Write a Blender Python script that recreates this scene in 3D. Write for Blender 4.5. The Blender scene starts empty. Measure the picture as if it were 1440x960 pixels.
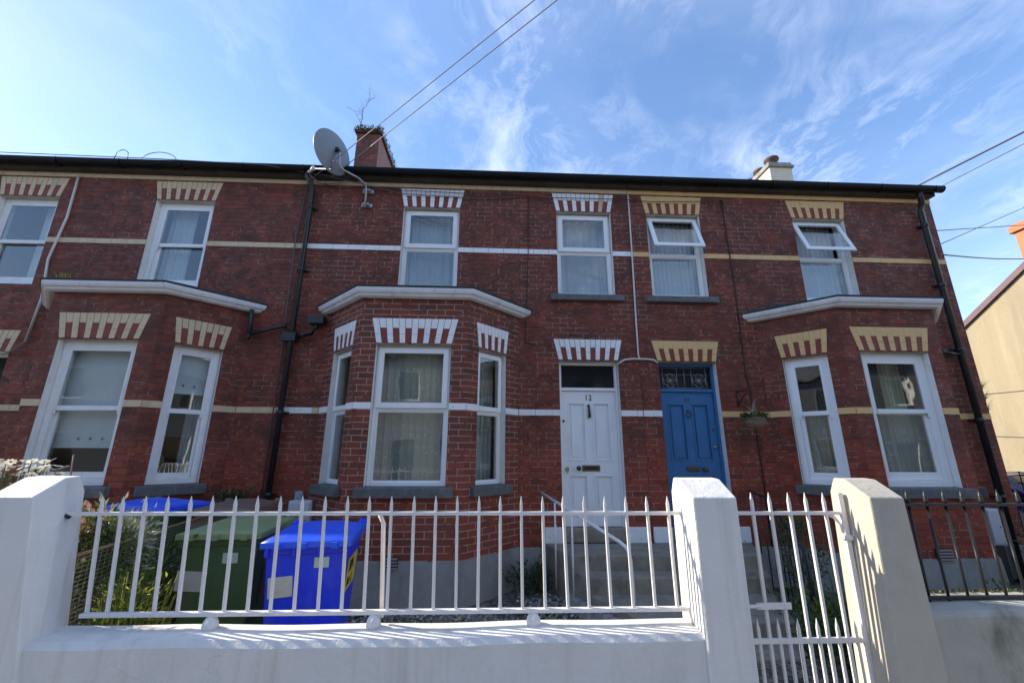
import bpy, bmesh, math, random
from mathutils import Matrix, Vector, Euler
R = math.radians
sc = bpy.context.scene
COL = sc.collection
rnd = random.Random(7)
GROUND = -1.9          # pavement level below the lens; everything is lifted at the end
WM = {}                # world matrices of the objects built so far

# ------------------------------------------------------------------ materials
def newmat(name):
    m = bpy.data.materials.new(name); m.use_nodes = True
    nt = m.node_tree; nt.nodes.clear()
    out = nt.nodes.new('ShaderNodeOutputMaterial')
    return m, nt, out
def N(nt, typ, **kw):
    n = nt.nodes.new(typ)
    for k, v in kw.items():
        if k.startswith('i_'):
            n.inputs[k[2:].replace('_', ' ')].default_value = v
        else: setattr(n, k, v)
    return n
def L(nt, a, b): nt.links.new(a, b)
def rgba(c): return (c[0], c[1], c[2], 1)
def mixrgb(nt, fac, a, b, blend='MIX'):
    n = nt.nodes.new('ShaderNodeMix'); n.data_type = 'RGBA'; n.blend_type = blend
    for sock, v in ((n.inputs[0], fac), (n.inputs[6], a), (n.inputs[7], b)):
        if hasattr(v, 'is_linked'): nt.links.new(v, sock)
        elif isinstance(v, (int, float)): sock.default_value = v
        else: sock.default_value = rgba(v)
    return n.outputs[2]
def ramp(nt, inp, lo, hi, a=0.0, b=1.0):
    n = nt.nodes.new('ShaderNodeMapRange'); n.inputs[1].default_value = lo; n.inputs[2].default_value = hi
    n.inputs[3].default_value = a; n.inputs[4].default_value = b; n.clamp = True
    nt.links.new(inp, n.inputs[0]); return n.outputs[0]
def math2(nt, op, a, b):
    n = nt.nodes.new('ShaderNodeMath'); n.operation = op
    for s, v in ((n.inputs[0], a), (n.inputs[1], b)):
        if hasattr(v, 'is_linked'): nt.links.new(v, s)
        else: s.default_value = v
    return n.outputs[0]
def noise(nt, vec, scale, detail=4, rough=.55, dist=0):
    n = nt.nodes.new('ShaderNodeTexNoise'); n.inputs['Scale'].default_value = scale
    n.inputs['Detail'].default_value = detail; n.inputs['Roughness'].default_value = rough
    n.inputs['Distortion'].default_value = dist
    if vec is not None: nt.links.new(vec, n.inputs['Vector'])
    return n.outputs[0]

def mat_simple(name, c, rough=.6, c2=None, nscale=6, amt=.5, bump=0, bscale=60, metal=0, spec=.5, streak=False, stain=None, stain_amt=.4, stain_scale=2.5, crack=0, chip=None, chip_amt=.7, chip_scale=22):
    m, nt, out = newmat(name)
    tc = N(nt, 'ShaderNodeTexCoord')
    vec = tc.outputs['Object']
    b = N(nt, 'ShaderNodeBsdfPrincipled')
    b.inputs['Roughness'].default_value = rough; b.inputs['Metallic'].default_value = metal
    b.inputs['Specular IOR Level'].default_value = spec
    col = None
    if c2 is None: c2 = tuple(x * .8 for x in c)
    v2 = vec
    if streak:
        mp = N(nt, 'ShaderNodeMapping'); mp.inputs['Scale'].default_value = (1, 1, .12); L(nt, vec, mp.inputs[0]); v2 = mp.outputs[0]
    f = ramp(nt, noise(nt, v2, nscale, 6, .62), .35, .7, 0, amt)
    col = mixrgb(nt, f, c, c2)
    if stain is not None:
        mp = N(nt, 'ShaderNodeMapping'); mp.inputs['Scale'].default_value = (1, 1, .35); L(nt, vec, mp.inputs[0])
        g = ramp(nt, noise(nt, mp.outputs[0], stain_scale, 8, .68, .4), .52, .74, 0, stain_amt)
        col = mixrgb(nt, g, col, stain)
    crk = None
    if chip is not None:
        g = ramp(nt, noise(nt, vec, chip_scale, 4, .6, .3), .66, .70, 0, chip_amt); col = mixrgb(nt, g, col, chip)
    if crack:
        # hairline cracks in places, run-off streaks and green-grey grime low down
        wv = nt.nodes.new('ShaderNodeTexNoise'); wv.inputs['Scale'].default_value = 5; wv.inputs['Detail'].default_value = 6; L(nt, vec, wv.inputs['Vector'])
        ad = nt.nodes.new('ShaderNodeVectorMath'); ad.operation = 'MULTIPLY_ADD'; L(nt, wv.outputs['Color'], ad.inputs[0]); ad.inputs[1].default_value = (.35, .35, .35); L(nt, vec, ad.inputs[2])
        vo = nt.nodes.new('ShaderNodeTexVoronoi'); vo.feature = 'DISTANCE_TO_EDGE'; vo.inputs['Scale'].default_value = 2.1; L(nt, ad.outputs[0], vo.inputs['Vector'])
        line = ramp(nt, vo.outputs['Distance'], .0, .006, 1, 0)
        crk = math2(nt, 'MULTIPLY', line, ramp(nt, noise(nt, vec, 1.4, 2, .5), .54, .62, 0, 1))
        col = mixrgb(nt, math2(nt, 'MULTIPLY', crk, .22 * crack), col, (.36, .33, .29))
        mp3 = N(nt, 'ShaderNodeMapping'); mp3.inputs['Scale'].default_value = (5.5, 5.5, .35); L(nt, vec, mp3.inputs[0])
        run = ramp(nt, noise(nt, mp3.outputs[0], 1.6, 6, .6, .2), .54, .76, 0, .5 * crack)
        col = mixrgb(nt, run, col, (.46, .42, .33))
        spots = ramp(nt, noise(nt, vec, 9, 5, .7, .5), .70, .80, 0, .35 * crack); col = mixrgb(nt, spots, col, (.40, .39, .36))
    L(nt, col, b.inputs['Base Color'])
    if crack:
        bump = bump or .3
        h_ = math2(nt, 'ADD', math2(nt, 'MULTIPLY', noise(nt, vec, 7, 6, .6), 1.6), math2(nt, 'SUBTRACT', math2(nt, 'MULTIPLY', noise(nt, vec, bscale, 5, .65), .7), math2(nt, 'MULTIPLY', crk, .25)))
        bp = N(nt, 'ShaderNodeBump'); bp.inputs['Strength'].default_value = .6; bp.inputs['Distance'].default_value = .009
        L(nt, h_, bp.inputs['Height']); L(nt, bp.outputs[0], b.inputs['Normal'])
    elif bump:
        bp = N(nt, 'ShaderNodeBump'); bp.inputs['Strength'].default_value = bump; bp.inputs['Distance'].default_value = .01
        L(nt, noise(nt, vec, bscale, 5, .6), bp.inputs['Height']); L(nt, bp.outputs[0], b.inputs['Normal'])
    L(nt, b.outputs[0], out.inputs[0])
    return m

def mat_brick(name, c1=(.33, .066, .032), c2=(.195, .042, .024), mortar=(.50, .34, .27), vis=.5, lowvis=.2, seed=0, dirt=.3, row=.0765, wid=.232):
    m, nt, out = newmat(name)
    uv = N(nt, 'ShaderNodeUVMap'); uv.uv_map = 'UVMap'
    tc = N(nt, 'ShaderNodeTexCoord')
    mp0 = N(nt, 'ShaderNodeMapping'); mp0.inputs['Location'].default_value = (seed * 3.1, seed * 1.7, seed); L(nt, tc.outputs['Object'], mp0.inputs[0])
    obj = mp0.outputs[0]
    # small wander of the joints
    nz = N(nt, 'ShaderNodeTexNoise'); nz.inputs['Scale'].default_value = 5; nz.inputs['Detail'].default_value = 3; L(nt, obj, nz.inputs['Vector'])
    sub = N(nt, 'ShaderNodeVectorMath', operation='SUBTRACT'); L(nt, nz.outputs['Color'], sub.inputs[0]); sub.inputs[1].default_value = (.5, .5, .5)
    scl = N(nt, 'ShaderNodeVectorMath', operation='MULTIPLY'); L(nt, sub.outputs[0], scl.inputs[0]); scl.inputs[1].default_value = (.016, .010, 0)
    add = N(nt, 'ShaderNodeVectorMath', operation='ADD'); L(nt, uv.outputs[0], add.inputs[0]); L(nt, scl.outputs[0], add.inputs[1])
    br = N(nt, 'ShaderNodeTexBrick'); L(nt, add.outputs[0], br.inputs['Vector'])
    br.offset = .5; br.squash = 1.0
    br.inputs['Scale'].default_value = 1; br.inputs['Mortar Size'].default_value = .0052; br.inputs['Mortar Smooth'].default_value = .15
    br.inputs['Brick Width'].default_value = wid; br.inputs['Row Height'].default_value = row; br.inputs['Bias'].default_value = -.1
    br.inputs['Color1'].default_value = rgba(c1); br.inputs['Color2'].default_value = rgba(c2)
    br.inputs['Mortar'].default_value = (0, 0, 0, 1)
    # second brick grid gives every brick its own odd tone
    b2 = N(nt, 'ShaderNodeTexBrick'); L(nt, add.outputs[0], b2.inputs['Vector'])
    b2.offset = .5; b2.inputs['Scale'].default_value = 1; b2.inputs['Mortar Size'].default_value = 0
    b2.inputs['Brick Width'].default_value = wid; b2.inputs['Row Height'].default_value = row
    b2.inputs['Color1'].default_value = (0, 0, 0, 1); b2.inputs['Color2'].default_value = (1, 1, 1, 1); b2.inputs['Mortar'].default_value = (.5, .5, .5, 1)
    odd = ramp(nt, b2.outputs['Color'], .78, 1.0, 0, .40)
    col = mixrgb(nt, odd, br.outputs['Color'], tuple(x * .55 + .008 for x in c2))
    # grime and paint fade
    f = ramp(nt, noise(nt, obj, 1.3, 7, .66), .42, .72, 0, dirt)
    col = mixrgb(nt, math2(nt, 'MULTIPLY', f, .7), col, (.115, .034, .024))
    mps = N(nt, 'ShaderNodeMapping'); mps.inputs['Scale'].default_value = (3.2, 3.2, .35); L(nt, obj, mps.inputs[0])
    run = ramp(nt, noise(nt, mps.outputs[0], 1.1, 6, .62, .3), .56, .76, 0, .30); col = mixrgb(nt, run, col, (.10, .034, .024))
    big = ramp(nt, noise(nt, obj, .55, 3, .5), .40, .60, 0, .35); col = mixrgb(nt, big, col, (.26, .070, .040))
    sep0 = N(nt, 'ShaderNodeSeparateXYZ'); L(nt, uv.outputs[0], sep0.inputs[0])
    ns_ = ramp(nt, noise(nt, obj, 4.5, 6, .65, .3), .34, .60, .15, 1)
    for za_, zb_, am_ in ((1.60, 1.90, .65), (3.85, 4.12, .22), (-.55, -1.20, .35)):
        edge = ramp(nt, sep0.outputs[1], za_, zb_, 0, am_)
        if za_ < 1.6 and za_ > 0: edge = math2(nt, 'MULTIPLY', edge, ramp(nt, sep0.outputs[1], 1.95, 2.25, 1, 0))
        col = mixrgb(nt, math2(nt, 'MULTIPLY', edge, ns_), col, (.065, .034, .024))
    f2 = ramp(nt, noise(nt, obj, 14, 6, .7), .56, .8, 0, .35)
    col = mixrgb(nt, f2, col, (.27, .075, .055))
    # how much bare pale mortar shows: patches, more of it low on the wall
    sep = N(nt, 'ShaderNodeSeparateXYZ'); L(nt, uv.outputs[0], sep.inputs[0])
    low = ramp(nt, sep.outputs[1], 1.6, -.6, 0, lowvis)
    p = noise(nt, obj, 2.3, 5, .6)
    p2 = noise(nt, obj, 17, 3, .6)
    pp = math2(nt, 'ADD', math2(nt, 'MULTIPLY', p, .5), math2(nt, 'MULTIPLY', p2, .5))
    patch = ramp(nt, pp, .54 - vis * .17, .60 - vis * .17, .10, 1)
    mv = math2(nt, 'MINIMUM', math2(nt, 'ADD', math2(nt, 'MULTIPLY', patch, .45 + .5 * vis), low), 1.0)
    mcol = mixrgb(nt, mv, tuple(x * .38 for x in c2), mortar)
    # scattered spalled pale spots
    sp = ramp(nt, noise(nt, obj, 26, 3, .5), .74, .80, 0, .35)
    col = mixrgb(nt, sp, col, (.42, .25, .2))
    fin = mixrgb(nt, br.outputs['Fac'], col, mcol)
    b = N(nt, 'ShaderNodeBsdfPrincipled'); L(nt, fin, b.inputs['Base Color'])
    L(nt, ramp(nt, noise(nt, obj, 9), .3, .7, .5, .85), b.inputs['Roughness'])
    b.inputs['Specular IOR Level'].default_value = .35
    hgt = math2(nt, 'SUBTRACT', math2(nt, 'MULTIPLY', noise(nt, obj, 55, 5, .65), .5), math2(nt, 'MULTIPLY', br.outputs['Fac'], 1.0))
    hgt = math2(nt, 'ADD', hgt, math2(nt, 'MULTIPLY', b2.outputs['Color'], .25))
    bp = N(nt, 'ShaderNodeBump'); bp.inputs['Strength'].default_value = .9; bp.inputs['Distance'].default_value = .008
    L(nt, hgt, bp.inputs['Height']); L(nt, bp.outputs[0], b.inputs['Normal'])
    L(nt, b.outputs[0], out.inputs[0])
    return m

def mat_glass(name, ior=1.92, tint=(.93, .96, .95), wob=.35):
    m, nt, out = newmat(name)
    tc = N(nt, 'ShaderNodeTexCoord')
    bp = N(nt, 'ShaderNodeBump'); bp.inputs['Strength'].default_value = wob; bp.inputs['Distance'].default_value = .004
    L(nt, noise(nt, tc.outputs['Object'], 3.5, 1, .4), bp.inputs['Height'])
    ge = N(nt, 'ShaderNodeNewGeometry')
    dt = N(nt, 'ShaderNodeVectorMath', operation='DOT_PRODUCT'); L(nt, ge.outputs['Normal'], dt.inputs[0]); L(nt, ge.outputs['Incoming'], dt.inputs[1])
    f0 = ((ior - 1) / (ior + 1)) ** 2
    om = math2(nt, 'SUBTRACT', 1.0, math2(nt, 'ABSOLUTE', dt.outputs['Value'], 0))
    fr_ = math2(nt, 'ADD', f0, math2(nt, 'MULTIPLY', math2(nt, 'POWER', om, 5.0), 1 - f0))
    tr = N(nt, 'ShaderNodeBsdfTransparent'); tr.inputs[0].default_value = rgba(tint)
    gl = N(nt, 'ShaderNodeBsdfGlossy'); gl.inputs['Roughness'].default_value = .015; L(nt, bp.outputs[0], gl.inputs['Normal'])
    mx = N(nt, 'ShaderNodeMixShader'); L(nt, fr_, mx.inputs[0]); L(nt, tr.outputs[0], mx.inputs[1]); L(nt, gl.outputs[0], mx.inputs[2])
    L(nt, mx.outputs[0], out.inputs[0])
    return m

def mat_net(name, c=(.75, .77, .8), hole=.45, lace=True, scale=1.0, period=.11):
    m, nt, out = newmat(name)
    uv = N(nt, 'ShaderNodeUVMap'); uv.uv_map = 'UVMap'
    vo = N(nt, 'ShaderNodeTexVoronoi'); vo.inputs['Scale'].default_value = 1 / period; L(nt, uv.outputs[0], vo.inputs['Vector'])
    vo.inputs['Randomness'].default_value = .75
    n2 = noise(nt, uv.outputs[0], 60, 2, .5)
    flower = ramp(nt, math2(nt, 'ADD', vo.outputs['Distance'], math2(nt, 'MULTIPLY', n2, .35)), .42, .52, 1, 0)
    dens = math2(nt, 'MAXIMUM', math2(nt, 'MULTIPLY', flower, .92 if lace else .0), 1 - hole)
    df = N(nt, 'ShaderNodeBsdfDiffuse'); df.inputs[0].default_value = rgba(c)
    tl = N(nt, 'ShaderNodeBsdfTranslucent'); tl.inputs[0].default_value = rgba(c)
    mx = N(nt, 'ShaderNodeMixShader'); mx.inputs[0].default_value = .3; L(nt, df.outputs[0], mx.inputs[1]); L(nt, tl.outputs[0], mx.inputs[2])
    tr = N(nt, 'ShaderNodeBsdfTransparent')
    m2 = N(nt, 'ShaderNodeMixShader'); L(nt, dens, m2.inputs[0]); L(nt, tr.outputs[0], m2.inputs[1]); L(nt, mx.outputs[0], m2.inputs[2])
    L(nt, m2.outputs[0], out.inputs[0])
    return m

def mat_leaf(name, c, c2, rough=.5, trans=.25):
    m, nt, out = newmat(name)
    ge = N(nt, 'ShaderNodeNewGeometry')
    f = ge.outputs['Random Per Island']
    col = mixrgb(nt, f, c, c2)
    b = N(nt, 'ShaderNodeBsdfPrincipled'); L(nt, col, b.inputs['Base Color']); b.inputs['Roughness'].default_value = rough
    tl = N(nt, 'ShaderNodeBsdfTranslucent'); L(nt, col, tl.inputs[0])
    mx = N(nt, 'ShaderNodeMixShader'); mx.inputs[0].default_value = trans; L(nt, b.outputs[0], mx.inputs[1]); L(nt, tl.outputs[0], mx.inputs[2])
    L(nt, mx.outputs[0], out.inputs[0])
    return m

M = {}
M['brick_left'] = mat_brick('red_painted_brick_left', vis=.22, lowvis=.05, seed=1, dirt=.45)
M['brick_mid'] = mat_brick('red_painted_brick_middle', vis=.42, lowvis=.30, seed=2, dirt=.35)
M['brick_bay_mid'] = mat_brick('red_brick_pale_joints', vis=.80, lowvis=.25, seed=3, dirt=.35, c1=(.32, .070, .037), c2=(.165, .040, .027))
M['brick_bay_left'] = mat_brick('red_painted_brick_bay', vis=.18, lowvis=.05, seed=4, dirt=.4)
M['brick_right'] = mat_brick('red_painted_brick_right', vis=.40, lowvis=.22, seed=5, dirt=.3, c1=(.335, .062, .029), c2=(.205, .040, .022))
M['brick_bay_right'] = mat_brick('red_painted_brick_bay_right', vis=.28, lowvis=.12, seed=6, dirt=.3, c1=(.335, .062, .029), c2=(.21, .041, .022))
M['brick_stack'] = mat_brick('weathered_stack_brick', vis=.2, seed=8, dirt=.5, c1=(.30, .09, .055), c2=(.2, .055, .04), mortar=(.25, .18, .15))
M['brick_orange'] = mat_simple('orange_stack_brick', (.55, .20, .10), .8, (.42, .16, .09), 9, .8, .4, 40)
M['brick_flat'] = mat_simple('red_voussoir_paint', (.25, .046, .027), .6, (.17, .034, .021), 12, .8, .5, 60)
M['white'] = mat_simple('white_masonry_paint', (.88, .88, .87), .55, (.78, .78, .76), 7, .6, .5, 45, stain=(.42, .38, .30), stain_amt=.25, chip=(.30, .09, .06), chip_amt=.6)
M['cream'] = mat_simple('cream_masonry_paint', (.68, .53, .33), .6, (.57, .44, .28), 9, .7, .5, 45, stain=(.30, .24, .16), stain_amt=.5, stain_scale=5, chip=(.26, .10, .06), chip_amt=.5)
M['yellow'] = mat_simple('yellow_masonry_paint', (.76, .49, .21), .6, (.68, .43, .18), 9, .6, .4, 45, stain=(.4, .28, .14), stain_amt=.25, stain_scale=5, chip=(.30, .11, .06), chip_amt=.4)
M['reveal'] = mat_simple('white_reveal_paint', (.84, .83, .80), .6, (.72, .71, .67), 9, .7, .6, 30, stain=(.38, .35, .30), stain_amt=.4, stain_scale=4)
M['reveal_head'] = mat_simple('reveal_head_paint', (.56, .54, .46), .7, (.40, .38, .31), 9, .8, .6, 30, stain=(.22, .2, .16), stain_amt=.6, stain_scale=5)  # darker blotched paint used on the heads of the openings
M['upvc'] = mat_simple('white_upvc', (.88, .88, .87), .28, (.83, .83, .82), 5, .4, 0, stain=(.5, .48, .42), stain_amt=.12)
M['oldwood'] = mat_simple('old_white_window_paint', (.84, .84, .82), .45, (.72, .71, .68), 8, .6, .25, 40, stain=(.35, .30, .24), stain_amt=.3, stain_scale=6)
M['sill'] = mat_simple('dark_concrete_sill', (.10, .105, .11), .8, (.17, .17, .17), 9, .7, .6, 50, stain=(.30, .30, .29), stain_amt=.4, stain_scale=6)
M['cement'] = mat_simple('cement_plinth', (.33, .32, .30), .85, (.22, .21, .195), 3, .8, .5, 25, stain=(.09, .085, .07), stain_amt=.6)
M['concrete_step'] = mat_simple('worn_concrete_steps', (.34, .295, .225), .9, (.16, .145, .115), 5, .8, .6, 35, stain=(.06, .065, .045), stain_amt=.6, stain_scale=4)
M['pillar_white'] = mat_simple('white_rough_render', (.82, .795, .755), .6, (.74, .72, .685), 3, .6, .5, 38, stain=(.55, .52, .46), stain_amt=.35, stain_scale=3, crack=.8)
M['wall_white'] = mat_simple('white_wall_render', (.80, .775, .74), .6, (.72, .70, .665), 2.2, .8, .45, 30, stain=(.52, .50, .46), stain_amt=.4, stain_scale=2.2, crack=1)
M['pillar_grey'] = mat_simple('bare_grey_render', (.56, .51, .42), .85, (.47, .43, .35), 4, .8, .5, 60, stain=(.26, .24, .2), stain_amt=.5, stain_scale=4, crack=1)
M['wall_grey'] = mat_simple('weathered_wall_render', (.50, .47, .40), .85, (.38, .36, .30), 3, .8, .6, 35, stain=(.10, .11, .05), stain_amt=.85, stain_scale=3.4, crack=1)
M['rail_white'] = mat_simple('white_rail_paint', (.84, .81, .78), .38, (.78, .75, .72), 14, .5, .4, 40, stain=(.42, .27, .16), stain_amt=.35, stain_scale=16)
M['rail_black'] = mat_simple('black_rail_paint', (.018, .019, .024), .4, (.04, .035, .03), 14, .6, .3, 60)
M['pipe_black'] = mat_simple('black_downpipe_paint', (.016, .019, .024), .35, (.035, .04, .045), 7, .7, .2, 30)
M['gutter_black'] = mat_simple('black_gutter', (.004, .005, .007), .6, (.010, .010, .009), 5, .7, .3, 20, spec=.2)
M['fascia_dark'] = mat_simple('weathered_fascia_board', (.04, .034, .028), .8, (.09, .075, .06), 4, .8, .5, 18, stain=(.02, .018, .015), stain_amt=.7)
M['gutter_white'] = mat_simple('white_gutter', (.74, .75, .76), .35, (.62, .62, .62), 5, .6, .1, 20, stain=(.2, .18, .15), stain_amt=.45, stain_scale=6)
M['lead'] = mat_simple('dark_bay_roof_felt', (.03, .03, .033), .8, (.06, .06, .06), 8, .7, .6, 30)
M['slate'] = mat_simple('roof_slate', (.06, .065, .075), .6, (.10, .10, .11), 8, .7, .5, 12)
M['plaster'] = mat_simple('room_plaster', (.35, .32, .28), .9)
M['floorboards'] = mat_simple('room_floor', (.16, .11, .08), .6)
M['door_white'] = mat_simple('white_door_paint', (.87, .88, .88), .38, (.80, .81, .81), 3, .5, .12, 14, stain=(.5, .49, .45), stain_amt=.3, stain_scale=5)
M['door_blue'] = mat_simple('blue_door_paint', (.035, .165, .37), .38, (.025, .125, .30), 4, .7, .12, 14, stain=(.06, .14, .26), stain_amt=.35, stain_scale=6)
M['brass'] = mat_simple('worn_brass', (.55, .38, .14), .35, (.3, .2, .1), 20, .6, metal=.9)
M['brassdull'] = mat_simple('tarnished_brass', (.16, .11, .06), .4, (.06, .05, .04), 20, .6, metal=.6)
M['iron'] = mat_simple('dark_ironmongery', (.04, .04, .045), .4, (.09, .08, .07), 20, .6, metal=.6)
M['glass'] = mat_glass('window_glass')
M['glass_old'] = mat_glass('old_wavy_glass', 1.8, (.9, .93, .92), .4)
M['darkglass'] = mat_simple('dark_fanlight_glass', (.012, .014, .016), .08, spec=.35)
M['net'] = mat_net('lace_net_curtain', (.88, .91, .95), .22, True, period=.17)
M['net_dark'] = mat_net('dusty_net_curtain', (.78, .77, .70), .36, True, period=.075)
M['voile'] = mat_net('plain_voile_curtain', (.90, .92, .96), .08, True, period=.13)
M['cream_cloth'] = mat_simple('cream_curtain_cloth', (.80, .74, .50), .9, (.66, .62, .46), 3, .6)
M['blind'] = mat_simple('pale_roller_blind', (.84, .87, .90), .7, (.60, .64, .68), 3, .5)
M['eyelet'] = mat_simple('chrome_eyelet', (.6, .6, .62), .2, metal=1)
M['cable_white'] = mat_simple('white_cable_cover', (.70, .66, .62), .5, (.55, .50, .46), 10, .6)
M['cable_dark'] = mat_simple('dark_cable', (.035, .018, .018), .6)
M['cable_sky'] = mat_simple('overhead_cable_sheath', (.10, .10, .12), .5)
M['galv'] = mat_simple('galvanised_steel', (.42, .42, .45), .42, (.3, .3, .32), 15, .6, metal=.55)
M['dish'] = mat_simple('grey_dish_paint', (.22, .24, .27), .45, (.18, .20, .23), 6, .5)
M['gravel'] = None
M['leaf_silver'] = mat_leaf('silver_leaf', (.26, .30, .17), (.52, .50, .38))
M['leaf_dark'] = mat_leaf('dark_leaf', (.02, .05, .012), (.055, .11, .03))
M['leaf_mid'] = mat_leaf('mid_green_leaf', (.05, .11, .02), (.12, .2, .04))
M['leaf_yellow'] = mat_leaf('yellow_green_blade', (.30, .36, .04), (.62, .58, .12), trans=.45)
M['petal_white'] = mat_leaf('white_petal', (.78, .76, .66), (.82, .80, .74), trans=.3)
M['dry'] = mat_leaf('dried_flower_head', (.24, .12, .07), (.48, .30, .2))
M['stem'] = mat_simple('woody_stem', (.12, .09, .055), .8, (.2, .15, .1), 20, .6)
M['moss'] = mat_leaf('moss_tuft', (.035, .045, .015), (.10, .10, .04))
M['soil'] = mat_simple('garden_soil', (.045, .036, .026), .95, (.10, .085, .06), 9, .9, .9, 30)

def mat_gravel():
    m, nt, out = newmat('garden_gravel')
    tc = N(nt, 'ShaderNodeTexCoord')
    vo = N(nt, 'ShaderNodeTexVoronoi'); vo.inputs['Scale'].default_value = 34; L(nt, tc.outputs['Object'], vo.inputs['Vector'])
    s = N(nt, 'ShaderNodeSeparateColor'); L(nt, vo.outputs['Color'], s.inputs[0])
    col = mixrgb(nt, s.outputs[0], (.05, .045, .038), (.30, .27, .22))
    f = ramp(nt, noise(nt, tc.outputs['Object'], 1.8, 6, .6), .45, .62, 0, .85)
    col = mixrgb(nt, f, col, (.035, .035, .022))
    b = N(nt, 'ShaderNodeBsdfPrincipled'); L(nt, col, b.inputs['Base Color']); b.inputs['Roughness'].default_value = .9
    bp = N(nt, 'ShaderNodeBump'); bp.inputs['Strength'].default_value = 1; bp.inputs['Distance'].default_value = .02
    L(nt, math2(nt, 'SUBTRACT', 1, vo.outputs['Distance']), bp.inputs['Height']); L(nt, bp.outputs[0], b.inputs['Normal'])
    L(nt, b.outputs[0], out.inputs[0]); return m
M['gravel'] = mat_gravel()
M['asphalt'] = mat_simple('asphalt', (.055, .055, .058), .85, (.08, .08, .08), 3, .7, .6, 90)
M['pavement'] = mat_simple('concrete_pavement', (.30, .29, .27), .85, (.22, .215, .2), 2.5, .7, .4, 60)
M['render_beige'] = mat_simple('beige_roughcast_render', (.36, .30, .20), .9, (.28, .235, .155), 1.6, .8, .6, 22, stain=(.15, .13, .10), stain_amt=.5, stain_scale=.9, crack=.6, streak=True)
M['render_pale'] = mat_simple('pale_house_render', (.30, .29, .27), .9, (.24, .23, .21), 1.4, .7)
M['render_grey'] = mat_simple('grey_house_render', (.20, .20, .20), .9, (.15, .15, .15), 1.4, .7)
M['verge'] = mat_simple('purple_brown_verge_board', (.16, .09, .10), .6, (.10, .06, .07), 5, .6)
M['stack_cream'] = mat_simple('cream_stack_render', (.62, .58, .46), .85, (.52, .48, .38), 3, .7, .4, 25)
M['pot'] = mat_simple('dark_clay_pot', (.07, .045, .04), .7, (.12, .08, .07), 8, .6)
M['stack_side'] = mat_simple('faded_pink_stack_render', (.30, .17, .15), .85, (.22, .12, .11), 6, .8, .5, 20, streak=True)
M['bin_blue'] = mat_simple('blue_bin_plastic', (.006, .040, .88), .42, (.006, .032, .66), 3, .7, .12, 60, stain=(.12, .19, .6), stain_amt=.4, stain_scale=7)
M['bin_green'] = mat_simple('green_bin_plastic', (.062, .125, .048), .5, (.085, .15, .065), 3, .7, .1, 60, stain=(.16, .18, .10), stain_amt=.35, stain_scale=3)
M['lid_blue'] = mat_simple('blue_lid_sky_tint', (.018, .10, .86), .45, (.03, .12, .75), 4, .7, .1, 40, stain=(.15, .25, .6), stain_amt=.35, stain_scale=6)  # blue lightened so the colour itself carries the sky reflection on the lid
M['lid_green'] = mat_simple('green_lid_sun_tint', (.22, .28, .12), .5, (.30, .34, .17), 4, .7, .1, 40)  # olive lightened, the sunlight on the lid is put into its colour
M['bin_brown'] = mat_simple('brown_bin_plastic', (.17, .11, .085), .5, (.22, .15, .12), 4, .6)
M['bin_dark'] = mat_simple('black_bin_plastic', (.014, .014, .016), .5)
M['sticker'] = mat_simple('faded_paper_sticker', (.62, .62, .58), .6, (.45, .45, .40), 12, .7)
M['sticker_green'] = mat_simple('pale_green_sticker', (.45, .62, .52), .6, (.55, .66, .6), 14, .7)
M['sticker_yellow'] = mat_simple('yellow_sticker', (.75, .58, .03), .5, (.65, .5, .06), 12, .6)
M['ink'] = mat_simple('black_ink', (.012, .012, .014), .6)
M['box_white'] = mat_simple('white_meter_box', (.66, .68, .70), .45, (.58, .6, .61), 4, .5)
M['box_grey'] = mat_simple('grey_service_box', (.36, .40, .42), .5)
M['car_blue'] = mat_simple('blue_car_paint', (.006, .016, .16), .18, spec=.7)
M['car_white'] = mat_simple('white_car_paint', (.7, .7, .7), .2, spec=.7)
M['car_glass'] = mat_simple('dark_car_glass', (.03, .035, .04), .04, spec=.8)
M['rubber'] = mat_simple('tyre_rubber', (.02, .02, .02), .8)
M['rust_wire'] = mat_simple('dull_wire_mesh', (.34, .27, .18), .6, (.2, .15, .1), 20, .6)
M['rust_bar'] = mat_simple('brown_frame_bar', (.26, .15, .08), .7, (.36, .26, .16), 20, .6)
M['mortar_line'] = mat_simple('joint_mortar', (.16, .13, .11), .9)  # grey brown mortar colour for joints

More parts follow.
